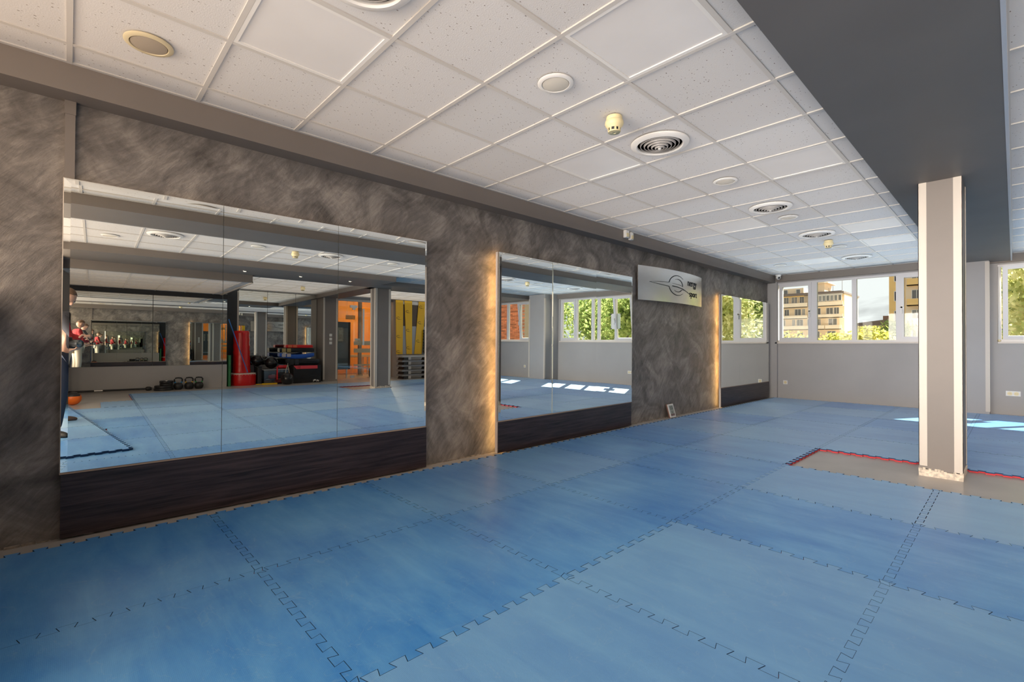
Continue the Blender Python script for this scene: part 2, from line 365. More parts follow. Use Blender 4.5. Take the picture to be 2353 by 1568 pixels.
def cut_mesh(x1=None, y1=None, x0=None, y0=None):      # a mat trimmed with a knife
    pol = [(min(max(x, x0 if x0 is not None else -9), x1 if x1 is not None else 9), min(max(y, y0 if y0 is not None else -9), y1 if y1 is not None else 9)) for x, y in mat_poly()]
    o = []
    for p in pol:
        if not o or (Vector(p)-Vector(o[-1])).length > 1e-5: o.append(p)
    # drop collinear duplicates on the cut
    q = [o[i] for i in range(len(o)) if not (abs((Vector(o[i])-Vector(o[i-1])).cross(Vector(o[(i+1) % len(o)])-Vector(o[i]))) < 1e-9)]
    return mat_mesh(q)
holes = {(4, 1), (4, 2), (4, 6)} | {(-1, v) for v in range(5, 8)} | {(-1, 2)} | {(-2, v) for v in range(3, 8)}
for v in range(-1, 8):
    for u in range(-2, 10):
        if (u, v) in holes: continue
        inst('foam_mat', MAT_FULL, floor, (MX+u, MY-v-1+random.uniform(-.001, .001), random.uniform(0, .0012)))
inst('foam_mat', cut_mesh(y1=.36), floor, (MX+4, MY-3, 0))             # strip left behind the pillar
inst('foam_mat', cut_mesh(x0=.57), floor, (MX-1, MY-3, 0))             # trimmed mats in the near left corner (mirror)
inst('foam_mat', cut_mesh(y0=.477), floor, (MX-1, MY-6, 0))
inst('foam_mat', cut_mesh(x0=.53), floor, (MX-1, MY-6.53, 0))
dx, dy = -.1305, -.9914                                                # a second batch laid askew over them
for k in range(-1, 4):
    for j in (1, 2):
        if k == 3 and j == 2: continue
        o = inst('foam_mat', MAT_BLUE, floor, (.26+dx*(k+1)-.9914*j, .12+dy*(k+1)+.1305*j, .0225+.0004*k)); o.rotation_euler = (0, 0, -math.radians(7.5))
# loose floor tape / worn plaster line along the mirror wall
base = MB()
for x0, x1 in ((2.31, 3.08), (5.52, 8.24), (-1.2, -.05)):
    n = int((x1-x0)/.06)
    for i in range(n):
        a = x0+(x1-x0)*i/n; h = random.uniform(.003, .012) if random.random() < .6 else .002
        base.box(a, YL-.012-random.uniform(0, .006), 0, a+(x1-x0)/n*random.uniform(.7, 1.0), YL+.01, h)
struct(base.build('baseboard_left', mat('chipped_plaster', (.30, .25, .20), .9, var=.5, vscale=30.)))

# ---------------------------------------------------------------- setting: walls
wall_left = struct(MB().box(XW-.2, YL, 0, XE+.15, YL+.2, 2.9).build('wall_left', STUCCO))
soffit = struct(MB().box(XW, 3.428, 2.405, XE-.045, YL, 2.75).build('trim_1', PAINT))
# thin white edge where the ceiling grid meets the soffit
wb = MB()
BAYS = [(-.02+.23, 1)]
wb.box(10.858, -7.6, 0, 11.02, YL, 1.15); wb.box(10.858, -7.6, 2.40, 11.02, YL, 2.9)
for y0, y1 in ((3.44, YL), (.18, .80), (-2.95, -2.20), (-7.6, -5.35)): wb.box(10.858, y0, 1.15, 11.02, y1, 2.40)
wall_back = struct(wb.build('wall_back', PAINT_WALL))
struct(MB().box(10.795, -7.4, 2.425, 10.86, 3.428, 2.75).build('trim_2', PAINT))
# inner corner wall return beside the window
struct(MB().box(10.80, 3.40, 0, 10.86, YL, 2.43).build('trim_3', PAINT_WALL))
# pilasters on the window wall
def pilaster(n, y0, y1):
    o = struct(MB().box(10.56, y0, 0, 10.859, y1, ZC).build('trim_%d' % n, PAINT_WALL))
    for y in (y0, y1):
        s = 1 if y == y1 else -1
        MB().box(10.552, min(y, y-s*.045), .06, 10.562, max(y, y-s*.045), 2.43).box(10.552, min(y, y+s*.006), .06, 10.60, max(y, y+s*.006), 2.43).build('corner_trim', TRIM_W, o)
    return o
pilaster(4, .27, .79); pilaster(5, -2.92, -2.28)
# near side wall (never seen straight on; shows in the mirrors only)
struct(MB().box(XW-.15, -7.6, 0, XW, YL, 2.9).box(XW, 1.9, 0, -.34, YL, 1.32).build('wall_front', PAINT))  # second box: added low block that shades the mirror wall's lower left
# back wall seen in the mirrors: low wall, mirrors above it, recess, door opening
rb = MB()
rb.box(XW, -7.6, 0, 2.60, YB, .56); rb.box(XW, -7.6, .56, 2.60, YB-.03, 2.75)
rb.box(2.98, -7.6, 0, 5.08, -7.36, .50); rb.box(2.98, -7.6, .50, 5.08, -7.42, 2.75)
rb.box(5.50, -7.6, 2.50, 7.74, -7.40, 2.75); rb.box(7.62, -7.6, 0, XE, -7.05, 2.75)
wall_right = struct(rb.build('wall_right', PAINT_WALL))
struct(MB().box(2.60, -7.6, 0, 2.98, -7.25, 2.75).build('trim_6', mat('black_post_paint', (.035, .035, .038), .5)))
p7 = struct(MB().box(5.08, -7.6, 0, 5.50, -6.88, 2.75).build('trim_7', PAINT))
for x in (5.08, 5.452): MB().box(x, -6.884, .05, x+.048, -6.872, 2.45).build('corner_trim', TRIM_W, p7)
MB().box(2.945, -7.256, .05, 2.984, -7.244, 2.50).build('corner_trim', TRIM_W, bpy.data.objects['trim_6'])
MB().box(XW, YB-.028, 2.20, 2.60, YB+.012, 2.32).build('fascia', PAINT_DARK, wall_right)

# ---------------------------------------------------------------- setting: beams and pillars
def beam(boxes, label=None):
    mb = MB()
    for b in boxes: mb.box(*b)
    o = struct(mb.build('ceiling_beam', PAINT)); return o
b1 = beam([(XW, .03, ZB, 10.80, .75, 2.75)])
MB().box(XW, .018, ZB-.004, 10.795, .034, ZC).build('edge_trim', PVC, b1)
b2 = beam([(XW, -3.6, ZB, 5.04, -2.3, 2.75), (5.04, -3.95, ZB, 10.80, -3.05, 2.75), (XW, -3.46, 2.30, 2.45, -3.4, 2.75), (5.02, -7.4, ZB, 5.62, -3.6, 2.75)])
TR = .05
def pillar(x0, y0, x1, y1, label):
    o = struct(MB().box(x0, y0, .055, x1, y1, ZB+.01).build('pillar', PAINT))
    o['label'] = label
    for (x, sx) in ((x0, 1), (x1, -1)):
        for (y, sy) in ((y0, 1), (y1, -1)):
            zb = .06 + random.uniform(0, .03)
            m = MB()
            m.box(min(x-sx*.004, x+sx*TR), min(y, y-sy*.004), zb, max(x-sx*.004, x+sx*TR), max(y, y-sy*.004), ZB)
            m.box(min(x, x-sx*.004), min(y-sy*.004, y+sy*TR), zb, max(x, x-sx*.004), max(y-sy*.004, y+sy*TR), ZB)
            m.build('corner_trim', TRIM_W, o)
    pm = MB(); pm.box(x0-.004, y0-.004, 0, x1+.004, y1+.004, .05)
    n = 14
    for i in range(n):
        t = i/n; pm.box(x0-.006, y0+(y1-y0)*t, .03, x0+.05, y0+(y1-y0)*(t+.9/n), .05+random.uniform(.0, .03)); pm.box(x0+(x1-x0)*t, y0-.006, .03, x0+(x1-x0)*(t+.9/n), y0+.05, .05+random.uniform(0, .03))
        pm.box(x0+(x1-x0)*t, y1-.05, .03, x0+(x1-x0)*(t+.9/n), y1+.006, .05+random.uniform(0, .03))
    pm.build('bare_plaster_foot', PLASTER_RAW, o)
    return o
pillar(5.20, .285, 5.62, .548, 'grey free standing pillar with white corner strips at the right')
pillar(5.20, -3.90, 5.60, -3.64, 'grey pillar with white corner strips seen in the large left mirror')

# ---------------------------------------------------------------- setting: suspended ceilings
T = .5727; CX0, CY0 = .563, 3.2046
def ceiling(x0, x1, y0, y1, z, xg, yg, skip=(), name='ceiling'):
    top = struct(MB().box(x0, y0, z+.05, x1, y1, z+.12).build(name, PAINT_DARK))
    full = MB().box(-T/2+.011, -T/2+.011, 0, T/2-.011, T/2-.011, .02).mesh('tile', TILE)
    xs = [x0]+[xg+i*T for i in range(-40, 60) if x0+.03 < xg+i*T < x1-.03]+[x1]
    ys = [y0]+[yg+i*T for i in range(-60, 40) if y0+.03 < yg+i*T < y1-.03]+[y1]
    for a, b in zip(xs, xs[1:]):
        for c, d in zip(ys, ys[1:]):
            ci = round((a+b)/2, 3), round((c+d)/2, 3)
            if any(abs(ci[0]-s[0]) < .1 and abs(ci[1]-s[1]) < .1 for s in skip): continue
            if abs(b-a-T) < .01 and abs(d-c-T) < .01: inst('tile', full, top, ((a+b)/2, (c+d)/2, z+.007))
            else: inst('tile', MB().box(a-(a+b)/2+.011, c-(c+d)/2+.011, 0, b-(a+b)/2-.011, d-(c+d)/2-.011, .02).mesh('tile', TILE), top, ((a+b)/2, (c+d)/2, z+.007))
    for y in ys[1:-1]: MB().box(x0, y-.0115, z, x1, y+.0115, z+.03).build('grid_bar', GRID, top)
    for x in xs[1:-1]: MB().box(x-.0115, y0, z-.0006, x+.0115, y1, z+.03).build('grid_bar', GRID, top)
    wm = MB()
    wm.box(x0, y0, z, x1, y0+.02, z+.03).box(x0, y1-.02, z, x1, y1, z+.03).box(x0, y0, z, x0+.02, y1, z+.03).box(x1-.02, y0, z, x1, y1, z+.03)
    wm.build('edge_angle', GRID, top)
    return top
def cell(i, j): return (CX0+(i+.5)*T, CY0-(j+.5)*T)
PAN1 = [(0, 1), (2, 3), (4, 1), (6, 3), (9, 1), (11, 3), (15, 1), (13, 3)]
CY2 = -.0  # grid of the middle bay
def cell2(i, j): return (CX0+(i+.5)*T, .03-.02-(j+.5)*T)
PAN2 = [(2, 2), (6, 2), (10, 1), (14, 2)]
ceiling(XW, 10.795, .75, 3.428, ZC, CX0, CY0, [cell(*c) for c in PAN1])
ceiling(XW, 10.795, -2.30, .03, ZC, CX0, .01, [cell2(*c) for c in PAN2])
ceiling(2.45, 5.02, -7.42, -3.6, ZC, CX0, -3.72)
ceiling(5.62, 10.795, -7.05, -3.95, ZC, CX0, -4.1)
ceiling(5.04, 10.795, -3.05, -2.30, ZC, CX0, -2.30-.02)
c5 = ceiling(XW, 2.45, -6.63, -3.46, 2.30, CX0, -3.50)
MB().box(2.437, -6.5, 2.285, 2.462, -3.4, 2.32).build('edge_trim', TRIM_W, c5)
struct(MB().box(XW-.2, -10.6, 2.75, XE+.15, YL+.2, 2.9).build('ceiling', PAINT_DARK))

# ---------------------------------------------------------------- setting: windows
def window(n, y0, y1, layout, tilt=()):
    """layout: list of (ya, yb, kind) glass spans; frame plane at X = 10.87..10.93"""
    x0, x1, z0, z1 = 10.868, 10.935, 1.165, 2.40
    fr = MB()
    fr.box(x0, y0, z0, x1, y1, z0+.04).box(x0, y0, z1-.04, x1, y1, z1).box(x0, y0, z0+.04, x1, y0+.04, z1-.04).box(x0, y1-.04, z0+.04, x1, y1, z1-.04)
    L = sorted(layout)
    for a, b in zip(L, L[1:]):
        lo = a[1]+(.055 if a[2] == 'sash' else .0); hi = b[0]-(.055 if b[2] == 'sash' else .0)
        fr.box(x0, lo, z0+.04, x1, hi, z1-.04)
    w = struct(fr.build('window_%d' % n, PVC))
    MB().box(10.80, y0, 1.135, 10.94, y1, 1.165).build('sill', BOARD, w)
    for i, (a, b, k) in enumerate(L):
        if k == 'fixed':
            MB().box(10.898, a-.01, z0+.03, 10.904, b+.01, z1-.03).build('pane', GLASS, w)
        else:
            hinge = empty('sash', (10.885, 0, z0+.035)); hinge.parent = w
            s = MB(); X0, X1 = -.032, .04; A, B, Z1 = a-.06, b+.06, z1-z0-.065
            s.box(X0, A, 0, X1, B, .058).box(X0, A, Z1-.058, X1, B, Z1).box(X0, A, .058, X1, a, Z1-.058).box(X0, b, .058, X1, B, Z1-.058)
            o = s.build('sash_frame', PVC, hinge)
            MB().box(.004, a-.008, .05, .010, b+.008, Z1-.05).build('pane', GLASS, hinge)
            hy = a-.03 if i > 0 else b+.03
            h = MB(); h.box(X0-.012, hy-.016, Z1*.47, X0, hy+.016, Z1*.47+.07).box(X0-.05, hy-.010, Z1*.47+.02, X0-.012, hy+.010, Z1*.47+.045).box(X0-.05, hy-.010, Z1*.47-.08, X0-.034, hy+.010, Z1*.47+.045)
            h.build('handle', WHITE_PL, hinge)
            if i in tilt: hinge.rotation_euler = (0, math.radians(-7.5), 0)
    return w
window(1, .80, 3.44, [(.90, 1.347, 'sash'), (1.462, 2.043, 'fixed'), (2.118, 2.692, 'fixed'), (2.844, 3.314, 'sash')])
window(2, -2.20, .18, [(-.40, .066, 'sash'), (-1.00, -.50, 'fixed'), (-1.58, -1.08, 'fixed'), (-2.12, -1.70, 'sash')], tilt=(3,))
window(3, -5.35, -2.95, [(-3.50, -3.05, 'sash'), (-4.10, -3.60, 'fixed'), (-4.68, -4.18, 'fixed'), (-5.24, -4.80, 'sash')], tilt=(3,))
for i, y in enumerate((3.415, .165)):                   # roller blind guide tubes
    t = thing('blind_tube', ['slim white blind tube in the left window corner', 'slim white blind tube at the far right window edge'][i], 'tube', (10.835, y, 1.165))
    MB().tube([(0, 0, .03), (0, 0, 1.20)], .013).build('tube', WHITE_PL, t, True)
    MB().ball((0, 0, .018), .022, u=12, v=8).build('end_knob', CREAM_PL, t, True)

t = thing('paper_sheet', 'white paper with a small dark sketch taped to the window, in the middle mirror', 'paper', (10.862, -.46, 1.50))
MB().box(-.003, -.15, 0, 0, .15, .42).build('sheet', mat('paper', (.78, .76, .72), .7), t)
m_ = MB(); m_.add([(-.004, y, z) for y, z in ((-.05, .12), (.05, .10), (.06, .18), (.03, .22), (.035, .29), (.0, .31), (-.03, .27), (-.02, .22), (-.055, .19))], [tuple(range(9))[::-1]]); m_.build('sketch', mat('ink_grey', (.12, .11, .11), .8, var=.5, vscale=30.), t)
for y in (-.15, .15):
    for z in (0, .40): MB().box(-.0045, y-.03, z, -.0025, y+.03, z+.02).build('tape', BLACK if False else mat('dark_tape', (.05, .05, .05), .5) if (y < 0 and z == 0) else bpy.data.materials['dark_tape'], t)

# ---------------------------------------------------------------- wall mirrors
def mirror_panel_mesh(w, h, bl, br, bt, bb, d=.0018):
    mb = MB(); x0, x1, z0, z1 = bl, w-br, bb, h-bt
    mb.v = [(x0, 0, z0), (x1, 0, z0), (x1, 0, z1), (x0, 0, z1), (0, d, 0), (w, d, 0), (w, d, h), (0, d, h), (0, .006, 0), (w, .006, 0), (w, .006, h), (0, .006, h)]
    mb.f = [(0, 1, 2, 3)]
    for i in range(4):
        j = (i+1) % 4; mb.f.append((4+i, 4+j, j, i)); mb.f.append((8+i, 8+j, 4+j, 4+i))
    mb.f.append((11, 10, 9, 8)); mb.m = [0]*5+[1]*0
    mb.m = [0]+[0, 1]*4+[1]
    return mb.mesh('mirror_panel', [MIRROR, mat_edge])
mat_edge = mat('mirror_edge', (.55, .62, .56), .3)
def wall_mirror(label, xl, yl, xr, yr, z0, z1, seams, yaws, pitch=0., led=True, group=None):
    m = math.atan2(yr-yl, xr-xl); W = math.hypot(xr-xl, yr-yl)
    t = thing('wall_mirror', label, 'mirror', (xl, yl, 0), m, group)
    edges = [0]+seams+[W]
    n = len(edges)-1; bv = .028
    for i in range(n):
        a, b = edges[i]+(.0015 if i else 0), edges[i+1]-(.0015 if i < n-1 else 0)
        me = mirror_panel_mesh(b-a, z1-z0, bv if i == 0 else 0, bv*.6 if i == n-1 else 0, bv, 0)
        o = inst('mirror_panel', me, t, ((a), 0, z0)); o.rotation_euler = (pitch, 0, yaws[i])
    MB().box(-.004, .012, z0-.012, W+.004, .034, z1+.003).build('backing_board', BOARD, t)
    MB().box(-.003, .003, z0-.012, W, .02, z0-.002).build('bottom_rail', mat_rail, t)
    MB().box(.002, .001, .012, W+.006, .022, z0-.012).build('wood_panel', WENGE, t)
    for x in (.12, W*.5, W-.05): MB().box(x-.02, .034, .0, x+.02, .062, z1-.02).build('mounting_batten', BOARD, t)
    if led:
        MB().box(-.004, .012, 0.006, .014, .045, z1+.003).build('side_strip', BOARD, t)
        MB().box(.032, .047, .03, .040, .056, z1-.01).build('light_strip', LED, t)
    return t
mat_rail = mat('beige_rail', (.50, .36, .26), .5)
wall_mirror('largest wall mirror at the left over a dark wood panel', -.025, 3.535, 2.268, 3.499, .368, 1.972, [.755, 1.513], (0, 0, .002), led=False)
wall_mirror('middle wall mirror with a lit white left edge over dark wood', 3.082, 3.468, 5.474, 3.502, .327, 1.99, [.80, 1.597], (.008, -.003, -.014), pitch=.004)
wall_mirror('farthest wall mirror by the window corner over dark wood', 8.29, 3.492, 10.63, 3.502, .352, 1.978, [.79, 1.57], (0, 0, 0))
# mirrors of the back wall (seen reflected)
def back_mirror(label, x0, x1, y, z0, z1):
    t = thing('back_mirror', label, 'mirror', (x1, y, 0), PI)
    inst('mirror_panel', mirror_panel_mesh(x1-x0-.006, z1-z0, 0, 0, 0, 0), t, (.003, 0, z0))
    MB().box(0, .006, z0, x1-x0, .016, z1).build('backing_board', PAINT_DARK, t)
back_mirror('mirror over the low grey wall, the left one in the reflection', XW+.01, 1.10, YB-.012, .565, 2.20)
back_mirror('mirror over the low grey wall, next to the black post in the reflection', 1.105, 2.597, YB-.012, .565, 2.20)
for x0, x1, w in ((2.99, 3.72, 'behind the red punching bag'), (3.722, 4.47, 'behind the black balls'), (4.472, 5.07, 'behind the stacked kick pads')):
    back_mirror('tall recessed mirror '+w, x0, x1, -7.395, .505, 2.545)

# ---------------------------------------------------------------- ceiling fixtures
def ceiling_light(x, y, label):
    t = thing('ceiling_light', label, 'light', (x, y, ZC)); h = T/2-.012
    f = MB(); f.box(-h, -h, 0, h, -h+.018, .03).box(-h, h-.018, 0, h, h, .03).box(-h, -h+.018, 0, -h+.018, h-.018, .03).box(h-.018, -h+.018, 0, h, h-.018, .03)
    f.build('frame', WHITE_PL, t); MB().box(-h+.018, -h+.018, .006, h-.018, h-.018, .02).build('diffuser', PANEL, t)
def ceiling_speaker(x, y, label, group=None, dull=False):
    t = thing('ceiling_speaker', label, 'speaker', (x, y, ZC))
    MB().lathe([(.101, 0), (.101, -.004), (.094, -.009), (.079, -.010), (.076, -.004), (.076, 0)], 32).build('ring', WHITE_PL if not dull else CREAM_RING, t, True)
    MB().lathe([(.0751, -.001), (.074, -.008), (.05, -.013), (.02, -.015), (0, -.0155)], 28).build('grille', GRILLE if not dull else GRILLE_D, t, True)
CREAM_RING = mat('cream_ring', (.66, .56, .36), .45); GRILLE = mat('speaker_mesh', (.70, .65, .56), .7, bump=.4, bscale=700.); GRILLE_D = mat('speaker_mesh_dull', (.42, .35, .27), .7, bump=.4, bscale=700.)
LOUVRE = mat('shaded_louvre', (.42, .40, .38), .4)  # rings greyed: the shade inside the vents is put into their colour
def diffuser(x, y, label):
    t = thing('air_diffuser', label, 'vent', (x, y, ZC))
    MB().lathe([(.205, .0), (.205, -.008), (.196, -.016), (.165, -.022), (.158, -.014), (.158, .0)], 40).build('outer_ring', WHITE_PL, t, True)
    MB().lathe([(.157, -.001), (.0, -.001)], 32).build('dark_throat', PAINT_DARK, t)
    for k, r in enumerate((.135, .108, .082, .056, .030)):
        z = -.012-.006*k
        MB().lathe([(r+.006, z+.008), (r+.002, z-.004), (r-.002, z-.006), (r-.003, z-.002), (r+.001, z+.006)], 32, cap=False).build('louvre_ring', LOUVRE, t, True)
    MB().lathe([(.014, -.03), (.012, -.044), (0, -.046)], 16).build('hub', WHITE_PL, t, True)
    MB().box(-.15, -.004, -.012, .15, .004, -.004).build('cross_bar', WHITE_PL, t)
def smoke(x, y, label):
    t = thing('smoke_detector', label, 'detector', (x, y, ZC))
    MB().lathe([(.050, 0), (.052, -.016), (.050, -.022), (.058, -.030), (.060, -.046), (.054, -.060), (.044, -.070), (.042, -.076)], 32).build('base', CREAM_PL, t, True)
    MB().lathe([(.0375, -.076), (.036, -.094), (0, -.094)], 24).build('dark_chamber', PAINT_DARK, t)
    mb = MB()
    for k in range(8):
        a = 2*PI*k/8; c, s = math.cos(a), math.sin(a)
        p = [(.036*c-.006*s*q, .036*s+.006*c*q, z) for z in (-.095, -.075) for q in (1, -1)]; r = [(.041*c-.006*s*q, .041*s+.006*c*q, z) for z in (-.095, -.075) for q in (1, -1)]
        mb.hexa([p[0], p[1], r[1], r[0], p[2], p[3], r[3], r[2]])
    mb.build('cage_ribs', CREAM_PL, t); t.children[-1]['kind'] = 'stuff'
    MB().lathe([(.040, -.094), (.038, -.101), (.012, -.104), (.010, -.101), (0, -.101)], 24).build('cap', CREAM_PL, t, True)
ORD = ['nearest', 'second', 'third', 'fourth', 'fifth', 'sixth', 'seventh', 'eighth']
LP1 = {(0, 1): 'smooth ceiling light panel nearest the camera, between speaker and big vent', (2, 3): 'large smooth ceiling light panel at the top beside the dark beam', (4, 1): 'smooth ceiling light panel left of the nearest complete round vent',
       (6, 3): 'smooth ceiling light panel right of the second speaker beside the beam', (9, 1): 'smooth ceiling light panel left of the middle vents, toward the wall', (11, 3): 'smooth ceiling light panel beside the beam, right of the third vent',
       (15, 1): 'farthest smooth ceiling light panel near the dome camera', (13, 3): 'smooth ceiling light panel beside the beam near the far pillar top'}
for c in PAN1: ceiling_light(*cell(*c), LP1[c])
for k, c in enumerate(PAN2): ceiling_light(*cell2(*c), ['smooth light panel by a speaker in the left mirror ceiling', 'smooth light panel right of the vent in the left mirror ceiling', 'smooth light panel near the detector in the middle mirror ceiling', 'smooth light panel near the far vent in the middle mirror ceiling'][k])
ceiling_speaker(.277, 2.93, 'cream round ceiling speaker with dull grille at the upper left', dull=True)
for i, lab in ((2, 'white round ceiling speaker near the top, left of the smoke detector'), (6, 'white round ceiling speaker right of the big round vent'), (9, 'small looking round speaker behind the second complete vent'), (13, 'round ceiling speaker right of the farther smoke detector')):
    ceiling_speaker(*cell(i, 2), lab)
ceiling_speaker(*cell(15, 0), 'farthest round ceiling speaker near the corner dome camera')
for i, lab in ((0, 'round air vent cut by the top edge of the picture'), (4, 'nearest complete round air vent with five dark rings'), (8, 'second complete round air vent, in the middle of the ceiling'), (11, 'third complete round air vent, by the farther smoke detector'), (15, 'farthest round air vent, near the window wall')):
    diffuser(*cell(i, 2), lab)
smoke(*cell(3, 2), 'cream smoke detector nearest the camera, by the big vent'); smoke(*cell(12, 2), 'farther cream smoke detector above the window wall')
y2 = cell2(0, 1)[1]
for x, lab in ((.81, 'round air vent at the left in the left mirror ceiling'), (3.06, 'round air vent right of the detector in the left mirror'), (7.5, 'round air vent at the left in the middle mirror ceiling'), (9.8, 'round air vent at the right in the middle mirror ceiling')): diffuser(x, y2, lab)
for x, y, lab in ((.25, -1.43, 'round speaker at the far left in the left mirror ceiling'), (1.95, y2, 'round speaker left of the detector in the left mirror'), (4.2, y2, 'round speaker at the right in the left mirror ceiling'), (8.6, y2, 'round speaker right of the detector in the middle mirror')): ceiling_speaker(x, y, lab)
smoke(2.50, y2-.05, 'cream smoke detector in the ceiling of the left mirror'); smoke(8.2, y2, 'cream smoke detector in the ceiling of the middle mirror')
smoke(4.1, -5.6, 'cream smoke detector above the punching bag corner')
# spotlights under the middle beam
for k, x in enumerate((2.2, 3.2, 4.25)):
    t = thing('spotlight', ['left small spotlight under the beam in the mirror', 'centre small spotlight under the beam in the mirror', 'right small spotlight under the beam in the mirror'][k], 'spotlight', (x, -2.88, ZB))
    MB().lathe([(.045, .002), (.045, -.006), (.034, -.010), (.030, -.004), (.03, .002)], 20).build('bezel', METAL, t, True)
    MB().lathe([(.0295, -.003), (.02, -.012), (0, -.014)], 16).build('bulb', mat_bulb if k else (mat_bulb := mat('lamp_bulb', (.9, .85, .75), .2, emit=((1, .82, .6), 3.))), t, True)
# motion sensor pair on the soffit, dome camera in the corner
for k, (x, w) in enumerate(((5.205, .075), (5.31, .06))):
    t = thing('motion_sensor', ['wider cream motion sensor on the dark soffit', 'narrower cream motion sensor on the dark soffit, right of the other'][k], 'sensor', (x, 3.428, 2.455-.012*k))
    MB().bbox(-w/2, -.045, 0, w/2, 0, .10, .008).build('body', WHITE_PL, t)
    MB().bbox(-w*.36, -.051, .012, w*.36, -.044, .06, .003).build('lens', CREAM_PL, t)
t = thing('dome_camera', 'white dome security camera in the far ceiling corner', 'camera', (10.66, 3.33, ZC))
MB().lathe([(.055, 0), (.055, -.02), (.048, -.03)], 24).build('base', WHITE_PL, t, True)
MB().ball((0, 0, -.055), .046).build('ball', WHITE_PL, t, True)
MB().ball((-.03, -.022, -.068), .022, u=14, v=10).build('lens', PAINT_DARK, t, True)
# sockets on the window wall
def socket(y, z, n, label):
    t = thing('wall_socket', label, 'socket', (10.858, y, z))
    MB().bbox(-.010, -.041*n, -.041, 0, .041*n, .041, .004).build('plate', WHITE_PL, t)
    for k in range(n):
        c = (k-(n-1)/2)*.072
        MB().lathe([(.029, -.012), (.024, -.0125), (.022, -.0095), (0, -.0095)], 20, (0, c, 0), 'x').build('outlet', CREAM_PL, t, True)
        MB().box(-.0135, c-.011, -.003, -.0105, c-.006, .003).box(-.0135, c+.006, -.003, -.0105, c+.011, .003).build('pin_hole', PAINT_DARK, t)
socket(3.258, .332, 1, 'single white wall socket on the grey window wall'); socket(.017, .345, 2, 'double white wall socket at the right edge'); socket(-3.35, .36, 1, 'single wall socket seen in the middle mirror')
# cable duct above the large mirror
t = thing('cable_duct', 'vertical taupe cable duct above the large mirror corner', 'duct', (-.004, YL, 0))
MB().box(-.021, -.03, 1.80, .021, 0, 2.405).build('channel', PAINT, t); MB().box(-.0235, -.033, 2.33, .0235, 0, 2.404).build('end_sleeve', PAINT, t)
# clock / thermometer leaning on the wall
t = thing('digital_thermometer', 'small white digital thermometer leaning on the wall base', 'thermometer', (6.60, 3.50, 0)); t.rotation_euler = (math.radians(-16), 0, math.radians(2))
MB().bbox(-.09, -.012, .004, .09, .012, .205, .006).build('case', WHITE_PL, t); MB().bbox(-.095, -.006, 0, .095, .016, .21, .005).build('wood_rim', WENGE_T := mat('brown_rim', (.22, .11, .08), .4), t)
MB().box(-.062, -.0135, .045, .062, -.011, .185).build('screen', mat('lcd_grey', (.33, .36, .31), .3), t)
MB().box(-.062, -.0137, .028, .062, -.0115, .06).build('lower_band', mat('brown_band', (.18, .11, .11), .4), t)
for body, z, sz in (('225', .125, .062), ('51', .068, .045)):
    vs, fs = text_mesh(body, sz, .0004); MB().add([(v[0], -.0142-v[2], z+v[1]) for v in vs], fs).build('digits', DARKCUT, t)

